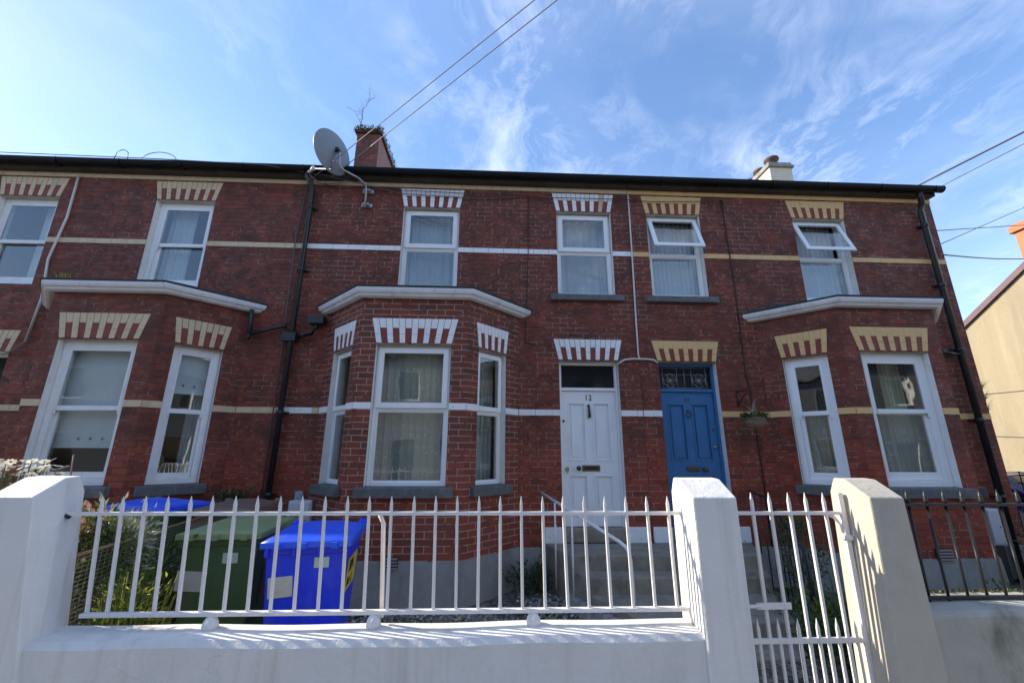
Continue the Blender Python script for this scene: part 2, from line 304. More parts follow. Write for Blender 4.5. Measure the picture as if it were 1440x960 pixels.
# ------------------------------------------------------------------ mesh builder
class MB:
    def __init__(s): s.bm = bmesh.new(); s.mats = []; s.mi = 0; s.T = Matrix()
    def use(s, key):
        if key not in s.mats: s.mats.append(key)
        s.mi = s.mats.index(key); return s
    def face(s, pts):
        vs = [s.bm.verts.new(s.T @ Vector(p)) for p in pts]
        try: f = s.bm.faces.new(vs)
        except ValueError: return None
        f.material_index = s.mi; return f
    def mesh(s, verts, faces):
        vs = [s.bm.verts.new(s.T @ Vector(p)) for p in verts]
        for f in faces:
            try: s.bm.faces.new([vs[i] for i in f]).material_index = s.mi
            except ValueError: pass
    def box(s, x0, x1, y0, y1, z0, z1):
        v = [(x, y, z) for z in (z0, z1) for y in (y0, y1) for x in (x0, x1)]
        s.mesh(v, [(0, 2, 3, 1), (4, 5, 7, 6), (0, 1, 5, 4), (2, 6, 7, 3), (0, 4, 6, 2), (1, 3, 7, 5)])
        return s
    def taper(s, b0, b1, z0, z1):     # b0,b1 = (x0,x1,y0,y1) bottom and top
        v = [(x, y, z0) for y in b0[2:] for x in b0[:2]] + [(x, y, z1) for y in b1[2:] for x in b1[:2]]
        s.mesh(v, [(0, 2, 3, 1), (4, 5, 7, 6), (0, 1, 5, 4), (2, 6, 7, 3), (0, 4, 6, 2), (1, 3, 7, 5)])
    def prism(s, poly, axis, a, b):   # polygon (u,v) extruded along axis from a to b
        def P(u, v, w): return {'x': (w, u, v), 'y': (u, w, v), 'z': (u, v, w)}[axis]
        n = len(poly); v = [P(u, w, a) for u, w in poly] + [P(u, w, b) for u, w in poly]
        s.mesh(v, [tuple(range(n)), tuple(range(2 * n - 1, n - 1, -1))] + [(i, i + n, (i + 1) % n + n, (i + 1) % n) for i in range(n)])
        return s
    def tube(s, pts, r, n=8, caps=True, r2=None):
        pts = [Vector(p) for p in pts]; rings = []
        k = len(pts)
        for i, p in enumerate(pts):
            d = (pts[min(i + 1, k - 1)] - pts[max(i - 1, 0)]).normalized()
            up = Vector((0, 0, 1)) if abs(d.z) < .9 else Vector((1, 0, 0))
            a = d.cross(up).normalized(); b = a.cross(d)
            rr = r if r2 is None else r + (r2 - r) * i / (k - 1)
            rings.append([s.bm.verts.new(s.T @ (p + (a * math.cos(t) + b * math.sin(t)) * rr)) for t in [2 * math.pi * j / n for j in range(n)]])
        for i in range(k - 1):
            for j in range(n):
                f = s.bm.faces.new((rings[i][j], rings[i][(j + 1) % n], rings[i + 1][(j + 1) % n], rings[i + 1][j])); f.material_index = s.mi; f.smooth = True
        if caps:
            for rg in (rings[0][::-1], rings[-1]):
                f = s.bm.faces.new(rg); f.material_index = s.mi
        return s
    def lathe(s, prof, c=(0, 0, 0), n=16, rot=None):
        c = Vector(c); rings = []
        for r, z in prof:
            ring = []
            for j in range(n):
                t = 2 * math.pi * j / n
                v = Vector((r * math.cos(t), r * math.sin(t), z))
                if rot is not None: v = rot @ v
                ring.append(s.bm.verts.new(s.T @ (c + v)))
            rings.append(ring)
        for i in range(len(rings) - 1):
            for j in range(n):
                try:
                    f = s.bm.faces.new((rings[i][j], rings[i][(j + 1) % n], rings[i + 1][(j + 1) % n], rings[i + 1][j])); f.material_index = s.mi; f.smooth = True
                except ValueError: pass
        for rg in (rings[0][::-1], rings[-1]):
            try: s.bm.faces.new(rg).material_index = s.mi
            except ValueError: pass
        return s
    def ring(s, x0, x1, z0, z1, w, y0, y1):  # rectangular frame, butted
        s.box(x0, x0 + w, y0, y1, z0, z1); s.box(x1 - w, x1, y0, y1, z0, z1)
        s.box(x0 + w, x1 - w, y0, y1, z0, z0 + w); s.box(x0 + w, x1 - w, y0, y1, z1 - w, z1)
    def leaf(s, c, size, d=None, up=None, asp=.45):
        c = Vector(c)
        if d is None: d = Vector((rnd.gauss(0, 1), rnd.gauss(0, 1), rnd.gauss(0, .8))).normalized()
        a = d.cross(Vector((rnd.gauss(0, 1), rnd.gauss(0, 1), rnd.gauss(0, 1)))).normalized() * size * asp * .5
        n = d.cross(a).normalized() * size * .12
        s.face([c, c + d * size * .45 + a + n, c + d * size, c + d * size * .45 - a + n])
    def blade(s, base, h, lean, w=.008, segs=4):
        base = Vector(base); a = rnd.uniform(0, 6.283); side = Vector((math.cos(a), math.sin(a), 0)) * w
        prev = (base - side, base + side)
        for i in range(1, segs + 1):
            t = i / segs; p = base + Vector((lean[0] * t * t, lean[1] * t * t, h * t * (1 - .25 * t * abs(lean[0] + lean[1])))); ww = side * (1 - t * .92)
            cur = (p - ww, p + ww); s.face([prev[0], prev[1], cur[1], cur[0]]); prev = cur
    def build(s, name, parent=None, M_=None, bevel=0, smooth=False, kind=None, keep=True):
        bm = s.bm
        bmesh.ops.remove_doubles(bm, verts=bm.verts, dist=1e-5)
        PW = WM[parent.name] if parent is not None else Matrix()
        if M_ is None:
            if parent is not None: W = PW
            else:
                vs = [v.co for v in bm.verts]
                W = Matrix.Translation(((min(v.x for v in vs) + max(v.x for v in vs)) / 2, (min(v.y for v in vs) + max(v.y for v in vs)) / 2, min(v.z for v in vs)))
            bm.transform(W.inverted())
        else: W = M_
        bm.normal_update()
        uvl = bm.loops.layers.uv.new('UVMap')
        off = W.to_translation() if parent is None and M_ is None else Vector((0, 0, 0))
        for f in bm.faces:
            n = f.normal
            if smooth: f.smooth = True
            for lp in f.loops:
                p = lp.vert.co + off
                if abs(n.z) > .7: lp[uvl].uv = (p.x, p.y)
                else:
                    q = math.hypot(n.x, n.y) or 1.0; lp[uvl].uv = ((-n.y * p.x + n.x * p.y) / q, p.z)
        me = bpy.data.meshes.new(name); bm.to_mesh(me); bm.free()
        for k in s.mats: me.materials.append(M[k])
        o = bpy.data.objects.new(name, me); COL.objects.link(o)
        if parent is not None: o.parent = parent
        o.matrix_local = PW.inverted() @ W
        WM[o.name] = W.copy()
        if bevel:
            md = o.modifiers.new('soft_edges', 'BEVEL'); md.width = bevel; md.segments = 2; md.limit_method = 'ANGLE'; md.angle_limit = R(40)
        if kind: o['kind'] = kind
        return o

def tag(o, label=None, cat=None, group=None, kind=None):
    if label: o['label'] = label
    if cat: o['category'] = cat
    if group: o['group'] = group
    if kind: o['kind'] = kind
    return o
def thing(name, label, cat, loc, rz=0, group=None, T=None):
    o = bpy.data.objects.new(name, None); COL.objects.link(o); o.empty_display_size = .2
    W = T if T is not None else Matrix.Translation(loc) @ Matrix.Rotation(rz, 4, 'Z')
    o.matrix_local = W; WM[o.name] = W.copy()
    return tag(o, label, cat, group)
def place(x, y, z, rz=0): return Matrix.Translation((x, y, z)) @ Matrix.Rotation(rz, 4, 'Z')
def copy_tree(o, parent=None):
    c = o.copy(); COL.objects.link(c)
    if parent is not None: c.parent = parent
    for ch in list(o.children): copy_tree(ch, c)
    return c
def text_mesh(txt, size, name, mat, parent, W, extrude=.002):
    cu = bpy.data.curves.new('t', 'FONT'); cu.body = txt; cu.size = size; cu.extrude = extrude; cu.align_x = 'CENTER'; cu.align_y = 'CENTER'
    to = bpy.data.objects.new('t', cu); COL.objects.link(to)
    dg = bpy.context.evaluated_depsgraph_get(); me = bpy.data.meshes.new_from_object(to.evaluated_get(dg))
    bpy.data.objects.remove(to); me.name = name; me.materials.clear(); me.materials.append(M[mat])
    me.transform(Matrix.Rotation(R(90), 4, 'X'))
    o = bpy.data.objects.new(name, me); COL.objects.link(o); o.parent = parent; o.matrix_local = WM[parent.name].inverted() @ W
    WM[o.name] = W.copy(); return o

# ------------------------------------------------------------------ wall parts
def panel(mb, T, x0, x1, z0, z1, holes, t=.25, kb='brick_mid', kr='reveal', ki='plaster', il=0, ir=0, kr_top=None):
    """wall slab, outer face at y=0, openings = (xa, xb, za, zb)"""
    mb.T = T
    def bx(x): return x + (il * (x1 - x) / (x1 - x0) - ir * (x - x0) / (x1 - x0)) if (il or ir) else x
    xs = sorted({x0, x1, *[h[0] for h in holes], *[h[1] for h in holes]}); zs = sorted({z0, z1, *[h[2] for h in holes], *[h[3] for h in holes]})
    xs = [x for x in xs if x0 <= x <= x1]; zs = [z for z in zs if z0 <= z <= z1]
    def inh(a, b, c, d):
        mx, mz = (a + b) / 2, (c + d) / 2
        return any(h[0] < mx < h[1] and h[2] < mz < h[3] for h in holes)
    def bk(x):
        if x == x0: return x0 + il
        if x == x1: return x1 - ir
        return x
    for a, b in zip(xs, xs[1:]):
        for c, d in zip(zs, zs[1:]):
            if inh(a, b, c, d): continue
            mb.use(kb).face([(a, 0, c), (b, 0, c), (b, 0, d), (a, 0, d)])
            mb.use(ki).face([(bk(b), t, c), (bk(a), t, c), (bk(a), t, d), (bk(b), t, d)])
    mb.use(kb)
    mb.face([(x0, 0, z0), (x0, 0, z1), (x0 + il, t, z1), (x0 + il, t, z0)]); mb.face([(x1, 0, z1), (x1, 0, z0), (x1 - ir, t, z0), (x1 - ir, t, z1)])
    mb.face([(x0, 0, z1), (x1, 0, z1), (x1 - ir, t, z1), (x0 + il, t, z1)]); mb.face([(x1, 0, z0), (x0, 0, z0), (x0 + il, t, z0), (x1 - ir, t, z0)])
    for a, b, c, d in holes:
        mb.use(kr)
        mb.face([(a, 0, c), (a, 0, d), (a, t, d), (a, t, c)]); mb.face([(b, 0, d), (b, 0, c), (b, t, c), (b, t, d)])
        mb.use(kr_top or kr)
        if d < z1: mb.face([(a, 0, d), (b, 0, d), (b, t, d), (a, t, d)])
        mb.use(kr)
        if c > z0: mb.face([(b, 0, c), (a, 0, c), (a, t, c), (b, t, c)])
    mb.T = Matrix()

def lintel(parent, T, cx, z0, wb, flare, h, n, kp, name='lintel', solid=False, patch=()):
    mb = MB(); mb.T = T
    tot = 2 * n - 1; g = .0035
    def X(i, v):  # i in bricks 0..tot, v 0..1
        w = wb + 2 * flare * v; return cx - w / 2 + w * i / tot
    for i in range(tot):
        jit = rnd.uniform(-.001, .0015)
        y = -.006 + jit
        def blk(v0, v1, key, yy, gg=g):
            mb.use(key)
            a0, b0, a1, b1 = X(i, v0) + gg, X(i + 1, v0) - gg, X(i, v1) + gg, X(i + 1, v1) - gg
            za, zb = z0 + h * v0 + .002, z0 + h * v1 - .002
            mb.mesh([(a0, yy, za), (b0, yy, za), (b1, yy, zb), (a1, yy, zb), (a0, .02, za), (b0, .02, za), (b1, .02, zb), (a1, .02, zb)],
                    [(0, 1, 2, 3), (7, 6, 5, 4), (0, 4, 5, 1), (1, 5, 6, 2), (2, 6, 7, 3), (3, 7, 4, 0)])
        gg = .0015 if solid else g
        if i % 2 == 0:
            k = 'cream' if (i // 2) in patch else kp
            blk(0, .36, k, y, gg if not solid else .001); blk(.36, 1, k, y, gg if not solid else .001)
        else:
            blk(0, .60, 'brick_flat', y + .003); blk(.60, 1, kp, y, gg)
    return mb.build(name, parent)

def band(root, T, xa, xb, z0, z1, key, gap=.004, ln=.235, patch=0, off=.006, name='string_course'):
    mb = MB(); mb.T = T; x = xa
    while x < xb - .01:
        e = min(x + ln, xb)
        if xb - e < .06: e = xb
        k = key
        if patch and rnd.random() < patch: k = 'cream'
        mb.use(k).box(x + gap / 2, e - gap / 2, -off + rnd.uniform(-.001, .001), .03, z0 + .002, z1 - .002)
        x = e
    mb.T = Matrix()
    return mb.build(name, root)

def window(parent, T, w, h, fw=.055, mid=.5, key='upvc', sash=.05, open_deg=0, glass='glass', style='casement', name='window', yf=.095, sill=None):
    """T: frame at bottom centre of the opening, wall face y=0, into the wall = +y"""
    mb = MB().use(key); x0, x1 = -w / 2, w / 2; e = .004
    zm = h * mid
    mb.ring(x0 + e, x1 - e, e, h - e, fw, yf, yf + .07)
    mb.box(x0 + e + fw, x1 - e - fw, yf, yf + .07, zm - .028, zm + .028)
    W = T
    o = mb.build(name, parent, M_=W, bevel=.004)
    xi, xj = x0 + fw + e, x1 - fw - e
    # upper sash
    za, zb = zm + .028, h - fw - e
    if style == 'casement':
        s = MB().use(key); ov = .022
        s.ring(xi - ov, xj + ov, za - ov, zb + ov, sash + ov, yf - .028, yf - .003)
        gx0, gx1, gz0, gz1 = xi + sash - .006, xj - sash + .006, za + sash - .006, zb - sash + .006
        if open_deg:
            H = Matrix.Translation((0, yf - .0155, zb + ov)) @ Matrix.Rotation(R(-open_deg), 4, 'X') @ Matrix.Translation((0, -(yf - .0155), -(zb + ov)))
            WS = W @ H
        else: WS = W
        s.build('sash', o, M_=WS, bevel=.004)
        p = MB().use(glass).box(gx0, gx1, yf - .017, yf - .013, gz0, gz1); p.build('pane', o, M_=WS)
        # lower fixed light
        s = MB().use(key); zb2 = zm - .028; za2 = fw + e
        s.ring(xi, xj, za2, zb2, .018, yf + .012, yf + .04); s.build('glazing_bead', o, M_=W)
        MB().use(glass).box(xi + .016, xj - .016, yf + .024, yf + .028, za2 + .016, zb2 - .016).build('pane', o, M_=W)
    else:
        # sliding sashes: upper one outside, lower one set back
        s = MB().use(key); s.ring(xi, xj, zm - .03, zb, sash * .8, yf - .004 + .012, yf + .026)
        s.box(xi + .0, xi + .028, yf + .010, yf + .024, zm - .075, zm - .031); s.box(xj - .028, xj, yf + .010, yf + .024, zm - .075, zm - .031)
        s.build('sash', o, M_=W @ Matrix.Translation((0, -.012 if style == 'slide' else 0, 0)), bevel=.003)
        MB().use(glass).box(xi + sash * .8 - .005, xj - sash * .8 + .005, yf + .004, yf + .008, zm + .0, zb - sash * .8 + .005).build('pane', o, M_=W)
        s = MB().use(key); za2 = fw + e
        s.ring(xi, xj, za2, zm + .022, sash, yf + .030, yf + .06); s.box(xi + sash, xj - sash, yf + .030, yf + .06, za2 + sash, za2 + sash + .03)
        s.build('sash', o, M_=W, bevel=.003)
        MB().use(glass).box(xi + sash - .005, xj - sash + .005, yf + .043, yf + .047, za2 + sash + .026, zm + .022 - sash + .005).build('pane', o, M_=W)
    if sill:
        sx0, sx1, out, th = sill
        s = MB().use('sill'); s.prism([(-out, -th), (-out, -.006), (-out + .01, 0), (yf + .02, .012), (yf + .02, -th)], 'x', sx0, sx1)
        s.build('sill', o, M_=W, bevel=.006)
    return o

def curtain(T, w, h, key, label, name='net_curtain', cat='curtain', waves=7, amp=.018, y=.30, z0=.02, x0=None, x1=None, gather=0):
    mb = MB().use(key); xa = -w / 2 if x0 is None else x0; xb = w / 2 if x1 is None else x1
    nx, nz = 90, 10; th = .0015
    ph = [rnd.uniform(0, 6.28) for _ in range(4)]
    def pt(i, j):
        u = i / nx; v = j / nz
        yy = amp * (math.sin(u * waves * 6.283 + ph[0] + .5 * v) + .5 * math.sin(u * waves * 2.3 * 6.283 + ph[1] + v))
        xx = xa + (xb - xa) * u + gather * math.sin(v * 3.14159) * (u - .5)
        return (xx, y + yy, z0 + (h - z0) * v)
    g = [[mb.bm.verts.new(Vector(pt(i, j))) for j in range(nz + 1)] for i in range(nx + 1)]
    for i in range(nx):
        for j in range(nz):
            f = mb.bm.faces.new((g[i][j], g[i + 1][j], g[i + 1][j + 1], g[i][j + 1])); f.smooth = True
    o = mb.build(name, None, M_=T)
    return tag(o, label, cat)

# ------------------------------------------------------------------ the terrace
EV = 4.10      # top of brickwork
DEEP = 4.6     # depth of the houses
PZ = -1.19     # top of the cement plinth
FL = -1.72
def house(label, X0, X1, kb, kbay, kp, kr, bay_cx, uppers, doors, lp, name='terraced_house', right_end=False, left_end=False, bayside='both', kr_up=None):
    root = thing(name, label, 'house', ((X0 + X1) / 2, 0, FL))
    I = Matrix()
    holes = []
    for cx in uppers: holes.append((cx - .44, cx + .44, 2.32, 3.755))
    for cx in doors: holes.append((cx - .435, cx + .435, -1.13, 1.30))
    bhole = []
    if bay_cx is not None: bhole = [(bay_cx - 1.10, bay_cx + 1.10, -1.0, 1.9)]
    mb = MB(); panel(mb, I, X0, X1, FL, EV + .06, holes + bhole, kb=kb, kr=kr, kr_top='reveal_head')
    # party walls, back wall
    for x, flip in ((X0, 0), (X1, 1)):
        k = kb if ((x == X1 and right_end) or (x == X0 and left_end)) else 'plaster'
        xa, xb = (x, x + .11) if not flip else (x - .11, x)
        mb.use(k); mb.prism([(.25, FL), (DEEP, FL), (DEEP, EV + .02), (DEEP / 2, EV + 1.36), (.25, EV + .16)], 'x', xa, xb)
    mb.use(kb).box(X0 + .11, X1 - .11, DEEP - .25, DEEP, FL, EV)
    w = mb.build('wall', root)
    # room lining
    mb = MB().use('plaster'); a, b = X0 + .115, X1 - .115
    mb.box(a, b, .26, DEEP - .26, 1.96, 2.12); mb.use('plaster').box(a, b, .26, DEEP - .26, 3.98, 4.05); mb.use('floorboards').box(a, b, .26, DEEP - .26, -1.2, -1.0)
    if doors:   # hall partition
        hx = doors[0] - .6 if doors[0] > (X0 + X1) / 2 else doors[0] + .6
        mb.use('plaster').box(hx - .05, hx + .05, .26, DEEP - .26, -1.0, 1.96)
    mb.build('room_lining', root)
    # plinth
    segs = []
    xs = X0
    cuts = sorted([(c - .435, c + .435) for c in doors] + ([(bay_cx - 1.40, bay_cx + 1.40)] if bay_cx is not None else []))
    for c0, c1 in cuts:
        if c0 > xs: segs.append((xs, c0))
        xs = c1
    if xs < X1: segs.append((xs, X1))
    for s0, s1 in segs: MB().use('cement').box(s0, s1, -.022, .02, FL - .1, PZ).build('plinth', root, bevel=.008)
    # bands
    for z0, z1, cuts in ((.505, .59, [(c - .435, c + .435) for c in doors] + ([(bay_cx - 1.385, bay_cx + 1.385)] if bay_cx is not None else [])),
                         (2.99, 3.072, [(c - .44, c + .44) for c in uppers])):
        xs = X0
        for c0, c1 in sorted(cuts):
            if c0 > xs: band(root, I, xs, c0, z0, z1, kp, patch=lp)
            xs = c1
        if xs < X1: band(root, I, xs, X1, z0, z1, kp, patch=lp)
    band(root, I, X0, X1, EV + .003, EV + .075, 'yellow' if kp == 'yellow' else 'cream', off=.018, ln=.24, name='eaves_course')
    for cx in uppers: lintel(root, I, cx, 3.765, .885, .065, .318, 7, kp, solid=(kp == 'yellow'), patch=(5,) if kp == 'white' and cx > 0 else ())
    for cx in doors: lintel(root, I, cx, 1.315, .88, .07, .31, 7, kp, solid=(kp == 'yellow'))
    # roof, fascia, gutter
    mb = MB().use('slate'); rz = EV + .18; ry = EV + 1.42
    mb.prism([(-.17, rz), (DEEP / 2, ry), (DEEP + .17, rz), (DEEP + .17, rz + .05), (DEEP / 2, ry + .06), (-.17, rz + .05)], 'x', X0 + .003, X1 - .003)
    roof = mb.build('roof', root)
    mb = MB().use('fascia_dark').box(X0 + .002, X1 - .002, -.12, -.09, EV + .078, EV + .20); mb.box(X0 + .002, X1 - .002, -.088, .0, EV + .08, EV + .11)
    mb.build('fascia', root)
    mb = MB().use('gutter_black'); gp = []
    for i in range(9): t = math.pi + math.pi * i / 8; gp.append((-.185 + .062 * math.cos(t), EV + .165 + .062 * math.sin(t)))
    gp += [(-.123, EV + .19), (-.245, EV + .19)]
    e = .07 if right_end else .001
    mb.prism(gp, 'x', X0 + .001, X1 + e)
    x = X0 + .5
    while x < X1: mb.prism([(-.250, EV + .099), (-.12, EV + .099), (-.12, EV + .193), (-.250, EV + .193)], 'x', x, x + .012); x += .92
    mb.build('gutter', root, bevel=.003)
    # bay
    if bay_cx is not None:
        hf, hb = .69, 1.375; tz = 1.94; t8 = .2 * math.tan(R(22.5)); cl = math.hypot(hb - hf, .7)
        TF = place(bay_cx, -.7, 0); TR = place(bay_cx + hf, -.7, 0, math.atan2(.7, hb - hf)); TL = place(bay_cx - hb, 0, 0, -math.atan2(.7, hb - hf))
        fx = (-.475, .475) ; ux = (.19, .715)
        mb = MB()
        panel(mb, TF, -hf, hf, PZ, tz, [(fx[0], fx[1], -.40, 1.325)], t=.2, kb=kbay, kr=kr, il=t8, ir=t8, kr_top='reveal_head')
        panel(mb, TR, 0, cl, PZ, tz, [(ux[0], ux[1], -.40, 1.315)], t=.2, kb=kbay, kr=kr, il=t8, ir=.0, kr_top='reveal_head')
        panel(mb, TL, 0, cl, PZ, tz, [(cl - ux[1], cl - ux[0], -.40, 1.315)], t=.2, kb=kbay, kr=kr, il=0, ir=t8, kr_top='reveal_head')
        mb.build('bay_wall', root)
        band(root, TF, -hf, fx[0], .505, .59, kp, ln=.215); band(root, TF, fx[1], hf, .505, .59, kp, ln=.215)
        band(root, TR, 0, ux[0], .505, .59, kp, ln=.19); band(root, TR, ux[1], cl, .505, .59, kp, ln=.26)
        band(root, TL, cl - ux[0], cl, .505, .59, kp, ln=.19); band(root, TL, 0, cl - ux[1], .505, .59, kp, ln=.26)
        # bay plinth and floor
        def outline(d, z): 
            q = d * math.tan(R(22.5))
            return [(bay_cx - hb - d * 1.414, 0, z), (bay_cx - hf - q, -.7 - d, z), (bay_cx + hf + q, -.7 - d, z), (bay_cx + hb + d * 1.414, 0, z)]
        def loft(mb, rings, close=True, yb=None):
            for A, B in zip(rings, rings[1:]):
                for i in range(3): mb.face([A[i], A[i + 1], B[i + 1], B[i]])
        mb = MB().use('cement'); loft(mb, [outline(.055, FL - .1), outline(.03, PZ - .12), outline(.022, PZ), outline(-.02, PZ)])
        mb.use('floorboards').face(outline(-.19, PZ + .02)[::-1]); mb.build('bay_plinth', root)
        # soffit ceiling, roof and gutter
        mb = MB().use('lead'); rr = [outline(.02, tz + .006), outline(.135, tz + .135), outline(.14, tz + .138)]
        top = [(bay_cx - .95, 0.0, tz + .30), (bay_cx - .55, -.25, tz + .30), (bay_cx + .55, -.25, tz + .30), (bay_cx + .95, 0.0, tz + .30)]
        loft(mb, [outline(-.19, tz + .004), outline(.02, tz + .006)]); loft(mb, [outline(.10, tz + .122), outline(.15, tz + .122), outline(.15, tz + .138), top])
        mb.face([top[0], top[1], top[2], top[3]]); mb.face(outline(-.19, tz + .004))
        br_ = mb.build('bay_roof', root)
        mb = MB().use('gutter_white')
        loft(mb, [outline(.006, tz + .0), outline(.05, tz - .004), outline(.085, tz + .012), outline(.10, tz + .038), outline(.122, tz + .052), outline(.135, tz + .084), outline(.135, tz + .116), outline(.118, tz + .118), outline(.118, tz + .092), outline(.006, tz + .092), outline(.006, tz + .0)])
        for s_ in (0, 3):
            pts = [outline(d, tz + z)[s_] for d, z in ((.006, 0), (.05, -.004), (.085, .012), (.10, .038), (.122, .052), (.135, .084), (.135, .116), (.006, .116))]
            mb.face(pts)
        mb.build('gutter', br_)
        zl = 1.345
        lintel(root, TF, 0, zl, .96, .075, .33, 7, kp, solid=(kp == 'yellow'))
        lintel(root, TR, .4525, zl, .54, .045, .33, 5, kp, solid=(kp == 'yellow'))
        lintel(root, TL, cl - .4525, zl, .54, .045, .33, 5, kp, solid=(kp == 'yellow'))
        root['_bay'] = 1
        bays = (TF, TR @ Matrix.Translation((.4525, 0, 0)), TL @ Matrix.Translation((cl - .4525, 0, 0)))
    else: bays = None
    return root, bays, roof

# house far left (out of view, added to carry the shade of the terrace)
hF, _, _ = house('red brick terraced house further left along the terrace, out of view, added for its shade', -16.0, -8.11, 'brick_left', 'brick_bay_left', 'cream', 'reveal', None, (-9.4, -12.4), (-8.72,), 0, left_end=True)
hL, bayL, roofL = house('red brick terraced house on the left with cream lintels and pale roller blinds', -8.105, -2.975, 'brick_left', 'brick_bay_left', 'cream', 'reveal', -4.905, (-4.82, -7.14), (-7.14,), 0)
hM, bayM, roofM = house('middle red brick terraced house with white painted lintels and the white front door', -2.97, 2.13, 'brick_mid', 'brick_bay_mid', 'white', 'reveal', -1.03, (-1.03, 1.395), (1.375,), .1, kr_up=1)
hR, bayR, roofR = house('red brick end terraced house on the right with yellow lintels and the blue front door', 2.135, 7.33, 'brick_right', 'brick_bay_right', 'yellow', 'reveal', 5.355, (2.86, 5.305), (2.842,), 0, right_end=True)

UP = .0
# upper windows
def upper(root, cx, **kw): return window(root, place(cx, 0, 2.32), .88, 1.435, **kw)
uw = {}
uw['far1'] = window(hF, place(-9.4, 0, 2.32), .88, 1.435); uw['far2'] = window(hF, place(-12.4, 0, 2.32), .88, 1.435)
uw['l2'] = upper(hL, -7.14, fw=.07, mid=.5, key='oldwood', style='slide', sash=.05)
uw['l1'] = upper(hL, -4.82, fw=.075, mid=.5, style='slide', sash=.05)
uw['m1'] = upper(hM, -1.03, fw=.05, mid=.53)
uw['m2'] = upper(hM, 1.395, fw=.05, mid=.53, sill=(-.56, .56, .07, .095))
uw['r1'] = upper(hR, 2.86, fw=.055, mid=.52, open_deg=21, sill=(-.56, .56, .07, .095), sash=.045)
uw['r2'] = upper(hR, 5.305, fw=.055, mid=.52, open_deg=21, sash=.045)
tag(uw['r1'], 'white upper window with its top sash propped open, right of the white cable'); tag(uw['r2'], 'white upper window with its top sash propped open above the bay')
# bay windows
def bayw(root, bays, style, key, fw, sash, glass='glass', mid=.55):
    H = 1.325 + .40
    o1 = window(root, bays[0] @ Matrix.Translation((0, 0, -.40)), .95, H, fw=fw, sash=sash, key=key, style=style, glass=glass, mid=mid, sill=(-.57, .57, .075, .115), yf=.085)
    o2 = window(root, bays[1] @ Matrix.Translation((0, 0, -.40)), .525, H - .01, fw=fw * .85, sash=sash * .85, key=key, style=style, glass=glass, mid=mid, sill=(-.345, .345, .07, .115), yf=.085)
    o3 = window(root, bays[2] @ Matrix.Translation((0, 0, -.40)), .525, H - .01, fw=fw * .85, sash=sash * .85, key=key, style=style, glass=glass, mid=mid, sill=(-.345, .345, .07, .115), yf=.085)
    return o1, o2, o3
bw_L = bayw(hL, bayL, 'slide', 'oldwood', .085, .04, 'glass_old', .52)
bw_M = bayw(hM, bayM, 'casement', 'upvc', .05, .045, mid=.535)
bw_R = bayw(hR, bayR, 'slide', 'upvc', .085, .065, mid=.55)

# curtains and blinds
def T_(x, y, z): return Matrix.Translation((x, y, z))
curtain(place(-1.03, 0, 2.32), .86, 1.42, 'net', 'lace net curtain in the upper window above the middle bay', waves=6)
curtain(place(1.395, 0, 2.32), .86, 1.42, 'net', 'lace net curtain in the upper window above the white door', waves=6)
curtain(place(2.86, 0, 2.32), .86, 1.42, 'voile', 'gathered net curtain in the upper window above the blue door', waves=11, amp=.022)
curtain(place(5.305, 0, 2.32), .86, 1.42, 'voile', 'gathered net curtain in the upper window above the right bay', waves=10, amp=.022)
curtain(place(-4.82, 0, 2.32), .86, 1.42, 'voile', 'pale drape hanging in the upper window above the left bay', waves=3, amp=.01, x0=-.40, x1=.0)
curtain(place(-7.14, 0, 2.32), .86, 1.42, 'voile', 'pale drape hanging in the leftmost upper window', waves=3, amp=.01, x0=.0, x1=.40)
B0, B1, B2 = [b @ Matrix.Translation((0, 0, -.4)) for b in bayM]
curtain(B0, .92, 1.72, 'net_dark', 'dusty lace net curtain filling the front window of the middle bay', waves=9, amp=.014, y=.24)
curtain(B0, .5, 1.72, 'cream_cloth', 'cream curtain drawn behind the lace in the front window of the middle bay', name='curtain', waves=5, amp=.03, y=.36, x0=-.16, x1=.30)
curtain(B1, .5, 1.72, 'net_dark', 'dusty net curtain in the right side window of the middle bay', waves=6, amp=.012, y=.24)
curtain(B2, .5, 1.72, 'net_dark', 'dusty net curtain in the left side window of the middle bay', waves=6, amp=.012, y=.24)
B0, B1, B2 = [b @ Matrix.Translation((0, 0, -.4)) for b in bayR]
curtain(B0, .92, .98, 'net_dark', 'short net curtain across the lower front window of the right bay', waves=9, amp=.014, y=.24)
curtain(B2, .5, .98, 'net_dark', 'short net curtain across the lower side window of the right bay', waves=6, amp=.014, y=.24)
curtain(B0, .3, 1.7, 'cream_cloth', 'pale curtain pulled to the right side of the right bay front window', name='curtain', waves=4, amp=.03, y=.40, x0=.14, x1=.42)
B0, B1, B2 = [b @ Matrix.Translation((0, 0, -.4)) for b in bayL]
def blind(T, w, z0, z1, label, eyes, xs=None):
    t = thing('roller_blind', label, 'blind', None, T=T @ Matrix.Translation((0, .21, z0)), group='roller blinds in the left bay')
    W = WM[t.name]
    mb = MB().use('blind').box(-w / 2, w / 2, 0, .004, 0, z1 - z0); mb.box(-w / 2, w / 2, -.004, -.0005, .0, .03)
    mb.build('blind_sheet', t, M_=W)
    for x in eyes:
        e = MB().use('eyelet').lathe([(.012, -.003), (.017, 0), (.012, .003)], (0, 0, 0), 12, Matrix.Rotation(R(90), 3, 'X')); e.use('ink').lathe([(.0085, -.004), (.0085, .004)], (0, 0, 0), 10, Matrix.Rotation(R(90), 3, 'X'))
        e.build('eyelet', t, M_=W @ Matrix.Translation((x, -.010, .11)))
blind(B0, .90, .43, 1.70, 'pale roller blind pulled most of the way down in the wide left bay window', (-.12, 0.02, .16))
blind(B1, .48, 1.12, 1.70, 'pale roller blind half down in the narrow side window of the left bay', (-.06, .06))
